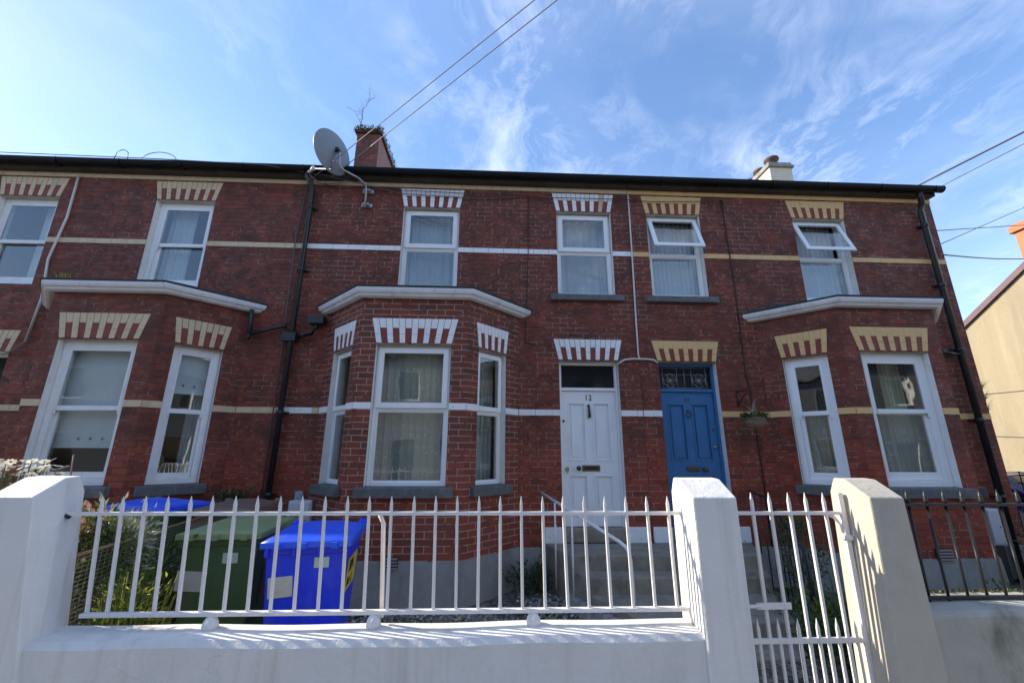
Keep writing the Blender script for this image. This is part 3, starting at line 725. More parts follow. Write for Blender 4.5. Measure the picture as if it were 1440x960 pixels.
curtain(B1, .5, 1.15, 'voile', 'thin pale drape gathered inside the narrow left bay window', name='curtain', waves=4, amp=.02, y=.34, x0=.06, x1=.24)

# ------------------------------------------------------------------ doors
def door(root, cx, key, kf, label, blue=False):
    z0, zt, top = -.965, .865, 1.30
    T = place(cx, 0, 0)
    mb = MB().use(kf); y0, y1 = .10, .17
    mb.box(-.433, -.395, y0, y1, z0, top - .003); mb.box(.395, .433, y0, y1, z0, top - .003)
    mb.box(-.395, .395, y0, y1, top - .045, top - .003); mb.box(-.395, .395, y0 - .006, y1, zt + .01, zt + .055)
    fr = mb.build('door_frame', root, M_=T, bevel=.004)
    # leaf with recessed panels
    mb = MB().use(key); yl = .125
    X = (-.393, -.30, -.055, .055, .30, .393); Z = (z0 + .008, -.77, -.30, -.10, .70, zt + .005)
    for i in range(5):
        for j in range(5):
            if i in (1, 3) and j in (1, 3): 
                a, b, c, d = X[i], X[i + 1], Z[j], Z[j + 1]
                mb.box(a, b, yl + .022, yl + .04, c, d)
                mb.ring(a - .006, b + .006, c - .006, d + .006, .018, yl - .007, yl - .001)
                mb.ring(a, b, c, d, .012, yl + .002, yl + .0215)
                mb.taper((a + .045, b - .045, yl + .008, yl + .0215), (a + .045, b - .045, yl + .008, yl + .0215), c + .045, d - .045)
            else: mb.box(X[i], X[i + 1], yl, yl + .04, Z[j], Z[j + 1])
    dr = mb.build('front_door', root, M_=T)
    tag(dr, label)
    # fanlight
    f = MB().use('darkglass').box(-.394, .394, .145, .150, zt + .056, top - .046).build('fanlight', root, M_=T)
    if blue:
        g = MB().use('galv'); y = .141
        za, zb = zt + .075, top - .06
        for x in (-.33, -.11, 0, .11, .33): g.tube([(x, y, za), (x, y, zb)], .004, 6)
        g.tube([(-.38, y, za + .0), (.38, y, za)], .004, 6); g.tube([(-.38, y, zb), (.38, y, zb)], .004, 6); g.tube([(-.38, y, (za + zb) / 2 + .05), (.38, y, (za + zb) / 2 + .05)], .003, 6)
        for c in (-.22, .22):
            for k in range(6):
                a = k * math.pi / 3; pts = []
                for q in range(9):
                    t = q / 8 * math.pi; r = .085 * math.sin(t); pts.append((c + r * math.cos(a + .35 * math.cos(t)) * 1.1, y, za + .11 + r * math.sin(a + .35 * math.cos(t))))
                g.tube(pts, .0035, 6)
            g.tube([(c + .10 * math.cos(t), y, za + .11 + .10 * math.sin(t)) for t in [k * .3927 for k in range(17)]], .0035, 6)
        g.build('leaded_tracery', f, M_=T)
    # step under the door
    mb = MB().use('concrete_step').box(-.433, .433, -.03, .24, -1.13, z0); mb.build('door_sill', root, M_=T, bevel=.008)
    return fr, dr, T
fr12, d12, T12 = door(hM, 1.375, 'door_white', 'upvc', 'white four panel front door numbered 12')
fr14, d14, T14 = door(hR, 2.842, 'door_blue', 'door_blue', 'blue four panel front door', True)
door(hF, -8.72, 'door_blue', 'oldwood', 'front door of the far left house'); door(hL, -7.14, 'door_white', 'oldwood', 'front door of the left house')
RX = Matrix.Rotation(R(90), 3, 'X')
def furn(mb, name, d, T): return mb.build(name, d, M_=T)
text_mesh('12', .115, 'door_number', 'ink', d12, T12 @ Matrix.Translation((0.0, .121, .775)))
mb = MB().use('iron').tube([(0, .115, .655), (0, .100, .64), (.004, .095, .58), (.006, .10, .52), (.004, .108, .495)], .011, 8, r2=.024); mb.lathe([(.02, 0), (.02, .012)], (0, .125, .66), 12, RX); furn(mb, 'door_knocker', d12, T12)
mb = MB().use('brassdull').box(-.125, .125, .115, .124, -.245, -.165); mb.use('ink').box(-.095, .095, .112, .1148, -.222, -.188); furn(mb, 'letter_plate', d12, T12)
mb = MB().use('iron').lathe([(.022, 0), (.012, .02), (.034, .05), (.030, .068), (.01, .074)], (-.18, .125, -.205), 16, RX); furn(mb, 'door_knob', d12, T12)
mb = MB().use('brass').lathe([(.026, 0), (.026, .012), (.008, .02)], (-.335, .125, -.215), 16, RX); mb.box(-.340, -.330, .09, .112, -.27, -.20); furn(mb, 'door_lock', d12, T12)
mb = MB().use('iron').lathe([(.017, 0), (.017, .018), (.008, .02)], (-.372, .125, .44), 12, RX); furn(mb, 'bell_push', d12, T12)
mb = MB().use('brassdull').box(-.028, -.004, .118, .123, .74, .79); mb.box(.006, .036, .118, .123, .74, .752); mb.box(.022, .032, .118, .123, .7525, .79); furn(mb, 'door_number', d14, T14)
mb = MB().use('brassdull').lathe([(.02, 0), (.02, .014)], (0, .125, .60), 12, RX); mb.tube([(.035 * math.sin(t), .105, .55 - .042 * math.cos(t) ) for t in [k * .5236 - .3 for k in range(13)]], .007, 8); furn(mb, 'door_knocker', d14, T14)
mb = MB().use('brassdull').box(-.10, .08, .113, .124, -.235, -.18); mb.tube([(-.06, .10, -.225), (.04, .10, -.225)], .008, 8); furn(mb, 'letter_plate', d14, T14)
mb = MB().use('brassdull').lathe([(.022, 0), (.012, .02), (.034, .05), (.030, .068), (.01, .074)], (.15, .125, -.215), 16, RX); furn(mb, 'door_knob', d14, T14)
mb = MB().use('brass').lathe([(.024, 0), (.024, .014), (.008, .02)], (.345, .125, .09), 16, RX); furn(mb, 'door_lock', d14, T14)
mb = MB().use('brassdull').lathe([(.017, 0), (.017, .012)], (.345, .125, .33), 12, RX); furn(mb, 'door_lock', d14, T14)
# painted plinth blocks beside the doors
for xa, xb, hh in ((.70, .936, hM), (1.815, 2.10, hM), (2.145, 2.402, hR), (3.282, 3.46, hR)): MB().use('white').box(xa, xb, -.03, .01, -1.14, -.945).build('painted_plinth', hh, bevel=.01)
# white part of the lower course right of the party line
band(hR, Matrix(), 2.135, 2.405, .503, .592, 'white', off=.010)
# brick nibs beside door: air bricks
def vent(root, x, z, T=None):
    mb = MB().use('iron').box(x - .10, x + .10, -.728 - .0, -.715, z - .065, z + .065)
    mb.use('cement')
    for k in range(4): mb.box(x - .095, x + .095, -.745, -.729, z - .06 + k * .033, z - .043 + k * .033)
    mb.build('air_vent', root)
vent(hM, -1.14, -1.20); vent(hR, 5.36, -1.14)

# chimneys
def stack(roof, x0, x1, y0, y1, zt, kf, ks, cap, label=None):
    mb = MB().use(kf); zb = 4.4
    mb.face([(x0, y0, zb), (x1, y0, zb), (x1, y0, zt), (x0, y0, zt)]); mb.face([(x1, y1, zb), (x0, y1, zb), (x0, y1, zt), (x1, y1, zt)])
    mb.face([(x0, y1, zb), (x0, y0, zb), (x0, y0, zt), (x0, y1, zt)]); mb.use(ks).face([(x1, y0, zb), (x1, y1, zb), (x1, y1, zt), (x1, y0, zt)])
    mb.use(cap); e = .045; mb.box(x0 - e, x1 + e, y0 - e, y1 + e, zt, zt + .07); mb.box(x0 - .01, x1 + .01, y0 - .01, y1 + .01, zt + .0701, zt + .15)
    o = mb.build('chimney', roof, bevel=.01)
    if label: o['label'] = label
    return o
ch1 = stack(roofL, -3.21, -2.70, 2.2, 3.9, 7.02, 'brick_stack', 'stack_side', 'brick_stack', 'weathered red brick chimney with a mossy top')
ch2 = stack(roofR, 6.72, 7.29, 2.65, 4.3, 6.85, 'stack_cream', 'stack_cream', 'cement', 'cream rendered chimney with dark pots')
for y in (2.9, 3.35, 3.8):
    MB().use('pot').lathe([(.13, 0), (.12, .20), (.17, .23), (.17, .28), (.13, .30), (.10, .28)], (7.0, y, 7.0), 16).build('chimney_pot', ch2)

# moss and weeds on the left stack
def tuft(name, label, cat, pts, key, size, par=None, stems=None):
    mb = MB().use(key)
    for p, r, n in pts:
        for _ in range(n):
            q = Vector(p) + Vector((rnd.gauss(0, r[0]), rnd.gauss(0, r[1]), abs(rnd.gauss(0, r[2]))))
            mb.leaf(q, size * rnd.uniform(.6, 1.3), Vector((rnd.gauss(0, .6), rnd.gauss(0, .6), rnd.uniform(.1, 1))).normalized())
    if stems:
        mb.use('stem')
        for s in stems: mb.tube(s, .004, 5)
    return tag(mb.build(name), label, cat)
mb = MB().use('moss')
for _ in range(1100):
    x = rnd.uniform(-3.26, -2.66); y = rnd.uniform(2.13, 3.9); z = 7.17 if rnd.random() < .6 else rnd.uniform(7.0, 7.17)
    if z < 7.16 :
        if rnd.random() < .5: y = 2.15
        else: x = -2.64
    mb.leaf((x, y, z), rnd.uniform(.03, .09), Vector((rnd.gauss(0, .5), rnd.gauss(0, .5), rnd.uniform(.2, 1))).normalized(), asp=.3)
tag(mb.build('chimney_moss'), 'moss and grass growing on top of the brick chimney', 'moss', kind='stuff')
mb = MB().use('stem')
def twig(p, d, ln, r, depth):
    p = Vector(p); d = Vector(d).normalized(); pts = [p]
    for i in range(3):
        d = (d + Vector((rnd.gauss(0, .12), rnd.gauss(0, .12), rnd.gauss(.02, .08)))).normalized(); p = p + d * ln / 3; pts.append(p)
    mb.tube(pts, r, 5, r2=r * .6)
    if depth > 0:
        for q in pts[1:]:
            for _ in range(1 if depth > 1 else 2):
                twig(q, d + Vector((rnd.choice((-1, 1)) * rnd.uniform(.4, .9), rnd.gauss(0, .4), rnd.uniform(-.1, .3))), ln * .55, r * .55, depth - 1)
twig((-3.17, 2.25, 7.12), (-.05, 0, 1), .62, .011, 3)
tag(mb.build('bare_sapling'), 'bare twiggy sapling growing from the chimney top', 'sapling')

# ------------------------------------------------------------------ pipes on the house
def pipe(root, x, ztop, zbot, name='downpipe', r=.036):
    mb = MB().use('pipe_black')
    mb.tube([(x, -.185, ztop + .03), (x, -.185, ztop - .03), (x + .06, -.13, ztop - .12), (x + .07, -.075, ztop - .22), (x + .07, -.075, zbot)], r, 12)
    z = ztop - .5
    while z > zbot: mb.lathe([(r + .002, -.03), (r + .012, -.026), (r + .012, .026), (r + .002, .03)], (x + .07, -.075, z), 12); mb.box(x - .02, x + .16, -.035, -.01, z - .012, z + .012); z -= 1.05
    return mb.build(name, root)
p1 = pipe(hM, -2.955, EV + .06, FL + .05)
mb = MB().use('pipe_black').box(-2.985, -2.80, -.15, -.01, 1.50, 1.62); mb.tube([(-3.46, -.10, 1.60), (-2.98, -.08, 1.74)], .028, 10); mb.tube([(-3.46, -.10, 1.60), (-3.475, -.1, 1.52)], .03, 10)
mb.tube([(-2.80, -.09, 1.58), (-2.60, -.09, 1.62), (-2.55, -.09, 1.70), (-2.545, -.09, 1.76)], .03, 10); mb.box(-2.65, -2.44, -.16, -.02, 1.76, 1.87)
mb.build('waste_branch', p1)
mb = MB().use('pipe_black').tube([(-3.46, -.10, 1.60), (-3.47, -.12, 1.95)], .03, 10); mb.build('bay_outlet', hL)
mb = MB().use('cable_sky').tube([(-2.99, -.05, 4.1), (-3.06, -.03, 3.2), (-3.02, -.03, 1.6), (-2.985, -.03, -1.2)], .008, 6); tag(mb.build('wall_cable'), 'thin dark cable running down beside the left black downpipe', 'cable')
p2 = pipe(hR, 7.05 - .07, EV + .04, FL + .05, r=.042)
mb = MB().use('pipe_black').tube([(6.72, -.09, 1.50), (7.05, -.075, 1.46)], .028, 10); mb.lathe([(.03, -.03), (.045, -.02), (.045, .02), (.03, .03)], (6.74, -.09, 1.50), 12, Matrix.Rotation(R(90), 3, 'Y')); mb.build('waste_branch', p2)

# cables on the walls
def cable(pts, r, key, label, name='wall_cable', cat='cable', n=7):
    return tag(MB().use(key).tube(pts, r, n).build(name), label, cat)
mb = MB().use('cable_white'); mb.tube([(2.142, -.022, 4.10), (2.135, -.022, 3.0), (2.118, -.022, 1.9), (2.114, -.022, 1.40), (2.13, -.022, 1.335)], .013, 8)
mb.tube([(1.80, -.022, 1.255), (1.90, -.022, 1.32), (2.02, -.022, 1.335), (2.22, -.022, 1.335), (2.33, -.022, 1.325), (2.40, -.022, 1.28)], .015, 8)
tag(mb.build('wall_cable'), 'white cable cover running down between the upper windows to both door frames', 'cable')
cable([(3.70, -.015, 4.05), (3.73, -.015, 2.4), (3.70, -.015, 1.2), (3.735, -.015, .9), (3.745, -.015, -.2), (3.73, -.015, -1.2)], .009, 'cable_dark', 'thin dark cable running down the wall past the hanging basket')
cable([(.505, -.012, 4.0), (.50, -.012, 3.0), (.47, -.012, 2.2), (.45, -.012, 1.57), (.62, -.012, 1.52)], .006, 'cable_dark', 'thin dark cable on the wall between the middle bay and the white door')
cable([(-6.49, -.03, 4.10), (-6.47, -.03, 3.4), (-6.55, -.03, 2.7), (-6.47, -.03, 2.1), (-6.50, -.03, 1.45), (-6.70, -.03, 1.28), (-7.2, -.03, 1.36)], .016, 'cable_white', 'grey cable looping down the left house wall beside its bay')
for i, (xa, xm, xb, zt) in enumerate(((-5.86, -5.79, -5.66, .19), (-5.47, -5.25, -4.93, .17))):
    pts = []
    for k in range(13):
        t = k / 12; a = math.pi * t
        wx = (xa + xb) / 2 + (xa - xb) / 2 * math.cos(a) * (1.25 if i == 0 and .2 < t < .8 else 1)
        pts.append((wx, -.21, 4.28 + zt * math.sin(a)))
    cable(pts, .006, 'cable_sky', ('narrow loop of loose cable sticking up over the left gutter', 'wide loop of loose cable sticking up over the left gutter')[i], 'cable_loop')
# cables strung along the eaves
cable([(-10, -.27, 4.34), (-7.5, -.27, 4.31), (-5.2, -.27, 4.285), (-3.6, -.26, 4.25), (-2.6, -.13, 4.17), (-1.5, -.03, 3.97), (-.3, -.03, 3.93), (.4, -.03, 3.98)], .007, 'cable_sky', 'dark cable slung along the gutter from the left edge to the middle house', 'eaves_cable')
cable([(-2.9, -.05, 4.16), (-2.5, -.05, 4.0), (-2.2, -.05, 4.06), (-1.5, -.035, 4.03), (.9, -.035, 3.98), (2.0, -.035, 3.99), (2.5, -.035, 3.96), (3.5, -.035, 4.0)], .006, 'cable_dark', 'thin cable drooping across the white upper lintels', 'eaves_cable')
cable([(3.55, -.03, 4.0), (3.50, -.03, 3.86), (3.62, -.03, 3.78), (3.74, -.03, 3.90), (3.70, -.03, 4.02)], .005, 'cable_dark', 'coil of thin cable hanging under the eaves above the blue door side', 'cable_coil')

# overhead wires
def wire(a, b, sag, label, r=.008, key='cable_sky', n=16):
    a, b = Vector(a), Vector(b); pts = [a.lerp(b, i / n) - Vector((0, 0, sag * 4 * (i / n) * (1 - i / n))) for i in range(n + 1)]
    return cable(pts, r, key, label, 'overhead_wire', 'wire', 6)
M['wire_pale'] = mat_simple('pale_wire_sheath', (.42, .42, .46), .4)
def beyond(a, b, f): a, b = Vector(a), Vector(b); return a + (b - a) * f
wire((-2.906, -.1, 4.16), beyond((-2.906, -.1, 4.16), (.356, -2.681, 4.5), 4.5), 0, 'upper left of the two wires rising from above the black downpipe', key='wire_pale', r=.0065)
wire((-2.62, -.1, 4.18), beyond((-2.62, -.1, 4.18), (.589, -2.692, 4.5), 4.5), 0, 'lower right of the two wires rising from above the black downpipe', key='wire_pale', r=.0065)
MB().use('galv').tube([(-2.95, -.2, 4.20), (-2.91, -.10, 4.16), (-2.8, -.06, 4.10), (-2.55, -.06, 4.12), (-2.35, -.08, 4.13)], .012, 8).build('wire_bracket', hM)
wire((7.0, -.15, 4.33), beyond((7.0, -.15, 4.33), (7.9, -1.6, 4.62), 3), 0, 'thick wire rising right from the gutter end of the end house', r=.014)
wire((7.45, -.05, 4.36), beyond((7.45, -.05, 4.36), (7.95, -1.0, 4.54), 4), 0, 'thin pale wire rising right just past the gutter end', r=.006)
wire((7.36, .5, 3.85), (16, 3.9, 6.35), .0, 'thin wire running level past the orange chimney', r=.009) 
wire((7.36, .03, 3.37), beyond((7.36, .03, 3.37), (11, 1.295, 4.99), 2.0), 0, 'thin wire slanting up right beside the end house corner', r=.007)
wire((7.36, .08, 3.21), beyond((7.36, .08, 3.21), (13.9, 3.52, 5.02), 1.2), .05, 'black wire running level above the beige gable', r=.012)
wire((-14, .6, 5.35), (-6.6, .1, 4.44), 0, 'upper of two thin wires low over the left roof edge', r=.007)
wire((-14, .5, 5.15), (-6.6, .1, 4.40), 0, 'lower of two thin wires low over the left roof edge', r=.006)

# satellite dish
sd = thing('satellite_dish', 'grey satellite dish on a bent steel mast above the gutter', 'satellite dish', (-2.05, -.08, 3.72))
mb = MB().use('galv').tube([(-2.05, -.10, 3.66), (-2.05, -.10, 3.98), (-2.06, -.14, 4.04), (-2.14, -.26, 4.07), (-2.30, -.45, 4.06), (-2.335, -.49, 4.09), (-2.35, -.50, 4.20), (-2.37, -.50, 4.40)], .016, 10); mb.build('mast', sd)
for z in (3.74, 3.99):
    MB().use('galv').box(-2.13, -1.96, -.035, -.002, z - .03, z + .03).box(-2.10, -2.0, -.085, -.036, z - .018, z + .018).build('wall_bracket', sd, bevel=.003)
nrm = Vector((-.88, .45, .04)).normalized(); cD = Vector((-2.44, -.46, 4.38))
Zq = nrm.to_track_quat('Z', 'Y').to_matrix().to_4x4(); TD = Matrix.Translation(cD) @ Zq
prof = [(.001, 0)] + [(.33 * k / 8, .075 * (k / 8) ** 2) for k in range(1, 9)] + [(.338, .078), (.338, .070)] + [(.33 * k / 8, .075 * (k / 8) ** 2 - .006) for k in range(8, 0, -1)]
MB().use('dish').lathe(prof, n=48).build('reflector', sd, M_=TD)
down = (Vector((0, 0, -1)) - nrm * (-nrm.z)).normalized()
fe = cD + nrm * .40 + down * .20 + Vector((-.03, 0, 0)); rim = cD + down * .30 + nrm * .05
mb = MB().use('galv').tube([cD - nrm * .04, cD + down * .2 - nrm * .03, rim, fe], .011, 8); mb.use('iron').box(0, 0, 0, 0, 0, 0) if 0 else None
mb.build('feed_arm', sd)
q = (cD - fe).normalized().to_track_quat('Z', 'Y').to_matrix()
MB().use('upvc').lathe([(.02, -.10), (.024, -.02), (.034, .0), (.034, .03)], fe, 14, q).build('receiver_head', sd)
mb = MB().use('iron'); mb.tube([cD - nrm * .01, cD - nrm * .07, (-2.37, -.50, 4.34)], .03, 8); mb.tube([cD - nrm * .02 + Vector((-.04, 0, .05)), cD - nrm * .03 + Vector((.05, 0, .03))], .018, 6); mb.build('mount_clamp', sd)

# ------------------------------------------------------------------ ground
def sheet(name, x0, x1, y0, y1, z, key, n=1):
    mb = MB().use(key); mb.box(x0, x1, y0, y1, z - .3, z)
    return tag(mb.build(name), kind='structure')
sheet('ground', -300, 300, -300, 300, GROUND - .16, 'soil')
sheet('pavement', -40, 60, -6.4, -3.462, GROUND, 'pavement')
sheet('road', -60, 80, -11.6, -6.4, GROUND - .12, 'asphalt')
sheet('far_pavement', -40, 60, -13.6, -11.6, GROUND, 'pavement')
mb = MB().use('gravel'); nx, ny = 70, 24; g = {}
for i in range(nx + 1):
    for j in range(ny + 1):
        x = -16 + (7.38 + 16) * i / nx; y = -3.3 + 3.3 * j / ny
        g[i, j] = mb.bm.verts.new((x, y, -1.655 + .02 * math.sin(x * 3.1) * math.cos(y * 2.7) + rnd.uniform(-.008, .008)))
for i in range(nx):
    for j in range(ny): mb.bm.faces.new((g[i, j], g[i + 1, j], g[i + 1, j + 1], g[i, j + 1]))
tag(mb.build('garden_ground'), kind='structure')
sheet('lane', 7.62, 14, -3.46, 40, -1.80, 'asphalt')
mb = MB().use('soil')
for _ in range(1500):
    x = rnd.uniform(-1.7, 1.3); y = rnd.uniform(-1.6, -.72) if x < .3 else rnd.uniform(-1.5, -.05); r = rnd.uniform(.008, .022)
    if x > .7 - y * .43 : continue
    mb.use(rnd.choice(('cement', 'concrete_step', 'wall_grey', 'pavement'))); mb.T = Matrix.Translation((x, y, -1.645)) @ Euler((rnd.random() * 6, rnd.random() * 6, 0)).to_matrix().to_4x4()
    mb.taper((-r, r, -r * .8, r * .8), (-r * .6, r * .6, -r * .5, r * .5), -r * .5, r * .6)
mb.T = Matrix()
tag(mb.build('loose_gravel'), 'loose gravel stones scattered below the middle bay', 'gravel', kind='stuff')

# ------------------------------------------------------------------ steps
def lx(y): return .66 + .43 * (-y)
def rx(y): return 3.46 - .40 * (-y)
st = thing('entrance_steps', 'worn concrete steps shared by the white and blue doors, narrowing to the gate', 'steps', (2.1, -1, GROUND))
prev = -.003
for k, (z, y0, y1) in enumerate(((-1.14, -.003, -.66), (-1.30, -.66, -.95), (-1.46, -.95, -1.73), (-1.62, -1.73, -2.03), (-1.73, -2.03, -2.36))):
    mb = MB().use('concrete_step'); zz = -1.95 
    a = (lx(y1), y1); b = (rx(y1), y1); c = (rx(y0), y0); d = (lx(y0), y0)
    if k < 1: pass
    mb.prism([a, b, c, d], 'z', zz, z); mb.build('step', st, bevel=.018)
MB().use('concrete_step').prism([(1.42, -3.30), (2.40, -3.30), (rx(-2.36), -2.36), (lx(-2.36), -2.36)], 'z', -2.0, -1.83).build('path_slab', st, bevel=.01)
mb = MB().use('cement')   # rubble edge beside the steps
for i in range(9):
    y = -.7 - i * .12; x = lx(y) - .07; r = rnd.uniform(.05, .09)
    mb.T = place(x, y, -1.60, rnd.random()) @ Matrix.Rotation(rnd.uniform(-.3, .3), 4, 'X'); mb.taper((-r, r, -r, r), (-r * .7, r * .6, -r * .7, r * .6), -.08, .07)
mb.T = Matrix(); mb.build('edging_stone', st, bevel=.015)
hr = thing('handrail', 'pale grey tubular handrail running down beside the steps to the white door', 'handrail', (.66, -.05, -1.6))
A = Vector((.655, -.05, -.515)); Bv = Vector((1.30, -1.36, -.87)); 
pts = [A, A.lerp(Bv, .5), Bv, (1.335, -1.43, -.90), (1.352, -1.465, -.95), (1.36, -1.48, -1.02), (1.37, -1.49, -1.47)]
MB().use('rail_white').tube(pts, .019, 10).build('rail', hr)
for x, y, zt in ((.78, -.40, -.60), (.915, -.80, -.70), (1.20, -1.2, -.83)): MB().use('rail_white').tube([(x, y, zt), (x, y, -1.56)], .011, 8).build('post', hr)
br_ = thing('handrail', 'black iron handrail with balusters on the right of the steps to the blue door', 'handrail', (3.5, -.1, -1.6))
mb = MB().use('rail_black').tube([(3.50, -.04, -.49), (3.48, -.15, -.50), (3.46, -.45, -.53), (3.08, -1.55, -.92), (3.04, -1.62, -.98), (3.03, -1.64, -1.6)], .016, 8); mb.build('rail', br_)
for i in range(10):
    t = i / 9; y = -.18 - 1.3 * t; x = 3.475 - .36 * max(0, (t - .2)) * 1.25; zt = -.50 if t < .2 else -.53 - .37 * (t - .2) / .8
    MB().use('rail_black').tube([(x, y, zt), (x, y, -1.60)], .0075, 6).build('baluster', br_)

# ------------------------------------------------------------------ front walls, pillars
def pillar(name, label, x0, x1, key, flare=0, z0=GROUND, yb=-3.19, yf=-3.477, spread=0):
    mb = MB().use(key); ym = -3.31
    n = 14
    prof = []  # end profile y,z
    mb.mesh([(x0 - flare, yf - .02 * bool(flare), z0), (x0, yf, -.238), (x0, -3.318, -.148), (x0, -3.235, -.143), (x0, yb, -.228), (x0 - flare, yb, z0),
             (x1 + flare * .4 + spread, yf - .02 * bool(flare), z0), (x1, yf, -.238), (x1, -3.318, -.148), (x1, -3.235, -.143), (x1, yb, -.228), (x1 + flare * .4 + spread * .75, yb, z0)],
            [(0, 1, 2, 3, 4, 5), (11, 10, 9, 8, 7, 6), (0, 6, 7, 1), (1, 7, 8, 2), (2, 8, 9, 3), (3, 9, 10, 4), (4, 10, 11, 5), (5, 11, 6, 0)])
    return tag(mb.build(name, bevel=.009), label, 'pillar')
pillar('wall_pillar', 'white rendered pillar at the left end of the white wall', -2.635, -2.402, 'pillar_white', spread=.30)
pillar('gate_pillar', 'white rendered gate pillar between the railing and the gate', 1.118, 1.371, 'pillar_white')
pillar('gate_pillar', 'bare grey rendered gate pillar right of the white gate', 2.145, 2.350, 'pillar_grey', flare=.06)
def gwall(name, label, x0, x1, key, zt, zf, yf, yb, bend=0):
    mb = MB().use(key); nx = max(2, int((x1 - x0) / .12)); P_ = [(yf, GROUND), (yf, zf - .03), (yf + .018, zf), (yb - .02, zt), (yb, zt - .02), (yb, GROUND)]
    rows = []
    for i in range(nx + 1):
        x = x0 + (x1 - x0) * i / nx; dz = .004 * math.sin(x * 2.3) + .003 * math.sin(x * 7.1)
        rows.append([mb.bm.verts.new((x, y + (.004 * math.sin(x * 3.7) if k < 3 else 0), z + (dz if 0 < k < 5 else 0))) for k, (y, z) in enumerate(P_)])
    for a, b in zip(rows, rows[1:]):
        for k in range(len(P_)): mb.bm.faces.new((a[k], a[(k + 1) % 6], b[(k + 1) % 6], b[k]))
    mb.bm.faces.new(rows[0][::-1]); mb.bm.faces.new(rows[-1])
    return tag(mb.build(name), label, 'wall')
gwall('garden_wall', 'low white rendered wall under the white railing', -2.29, 1.117, 'wall_white', -.912, -.916, -3.452, -3.225)
gwall('garden_wall', 'low weathered grey wall under the black railing', 2.375, 7.62, 'wall_grey', -.80, -.83, -3.42, -3.19)
gwall('garden_wall', 'low rendered wall left of the white pillar, cut by the photo edge', -16, -2.636, 'wall_white', -.888, -.905, -3.452, -3.225)

# white railing
rl = thing('railing', 'white painted iron railing with pointed pickets on the low white wall', 'railing', (-.6, -3.3, -.88))
MB().use('rail_white').box(-2.37, 1.13, -3.308, -3.288, -.352, -.332).build('top_rail', rl, bevel=.003)
MB().use('rail_white').box(-2.165, 1.13, -3.315, -3.282, -.852, -.832).build('bottom_rail', rl, bevel=.003)
def picket_mesh(mb, h0, h1, r=.0077, tip=.045, ry=None):
    ry = ry or r
    mb.taper((-r, r, -ry, ry), (-r, r, -ry, ry), h0, h1 - tip)
    mb.taper((-r, r, -ry, ry), (-.0012, .0012, -.0012, .0012), h1 - tip + .0001, h1)
PK = [(-2.201, -2.14), (-2.086, -2.035), (-1.964, -1.914), (-1.84, -1.796), (-1.715, -1.674), (-1.596, -1.556), (-1.466, -1.433), (-1.342, -1.309), (-1.214, -1.189), (-1.09, -1.063), (-.962, -.936), (-.834, -.81), (-.709, -.69), (-.583, -.565), (-.453, -.438), (-.328, -.314), (-.203, -.19), (-.076, -.069), (.048, .054), (.171, .178), (.297, .305), (.418, .432), (.542, .552), (.666, .676), (.792, .8), (.919, .925), (1.044, 1.051)]
pk = None     # the old railing has settled: its bars lean a little to the left
for xt, xb in PK:
    W = place(xb, -3.298, -.8315) @ Matrix.Rotation(math.atan2(xt - xb, .573), 4, 'Y')
    if pk is None:
        mb = MB().use('rail_white'); picket_mesh(mb, 0, .585); pk = mb.build('picket', rl, M_=W, bevel=.002)
    else:
        c = pk.copy(); COL.objects.link(c); c.parent = rl
        c.matrix_local = WM[rl.name].inverted() @ W @ Euler((rnd.gauss(0, .003), 0, rnd.gauss(0, .05))).to_matrix().to_4x4()
for x in (-1.49, -.631, .237): MB().use('wall_white').lathe([(.036, -.05), (.040, -.034), (.036, -.012), (.026, .006), (.012, .018)], (x, -3.30, -.866), 14).build('mounting_foot', rl)
MB().use('rail_white').tube([(-.655, -3.27, -.345), (-.628, -3.262, -.40), (-.60, -3.255, -.88)], .0125, 8).build('back_stay', rl)
MB().use('iron').tube([(-2.41, -3.30, -.336), (-2.38, -3.302, -.348), (-2.35, -3.303, -.358)], .012, 6).build('rusted_lug', rl)

# gate
gt = thing('gate', 'white iron garden gate with pointed bars between the white and grey pillars', 'gate', (2.1, -3.3, -1.8))
gy = -3.30
def bar(name, x0, x1, z0, z1, dy=.010): return MB().use('rail_white').box(x0, x1, gy - dy, gy + dy, z0, z1).build(name, gt, bevel=.003)
bar('top_rail', 1.43, 2.105, -.352, -.332)
o = bar('middle_rail', 1.43, 2.085, -1.018, -.992); bar('bottom_rail', 1.43, 2.08, -1.76, -1.735)
MB().use('rail_white').tube([(1.445, gy, -.345), (1.428, gy, -.37), (1.425, gy, -1.0), (1.425, gy, -1.75)], .012, 8).build('stile', gt)
MB().use('rail_white').box(2.095, 2.127, gy - .014, gy + .014, -1.80, -.225).build('hinge_post', gt, bevel=.004)
MB().use('rail_white').lathe([(.02, -.014), (.03, -.014), (.03, .014), (.02, .014), (.02, -.014)], (2.115, gy - .0, -.475), 14).tube([(2.115, gy, -.475), (2.145, gy, -.470)], .013, 8).build('hinge', gt)
MB().use('rail_white').tube([(2.02, gy, -.352), (2.055, gy, -.365), (2.08, gy, -.40), (2.085, gy, -.44), (2.11, gy, -.465)], .009, 6).build('scroll', gt)
MB().use('rail_white').box(1.50, 1.70, gy - .018, gy - .0105, -.845, -.812).tube([(1.42, gy - .02, -.828), (1.52, gy - .02, -.828)], .010, 8).build('latch', gt)
mb = MB().use('rail_white'); picket_mesh(mb, 0, 1.52, .0080, .05); p0 = mb.build('picket', gt, M_=place(1.56, gy + .001, -1.745), bevel=.002)
mb = MB().use('rail_white'); picket_mesh(mb, 0, .85, .0074, .05); q0 = mb.build('short_picket', gt, M_=place(1.50, gy + .001, -1.745), bevel=.002)
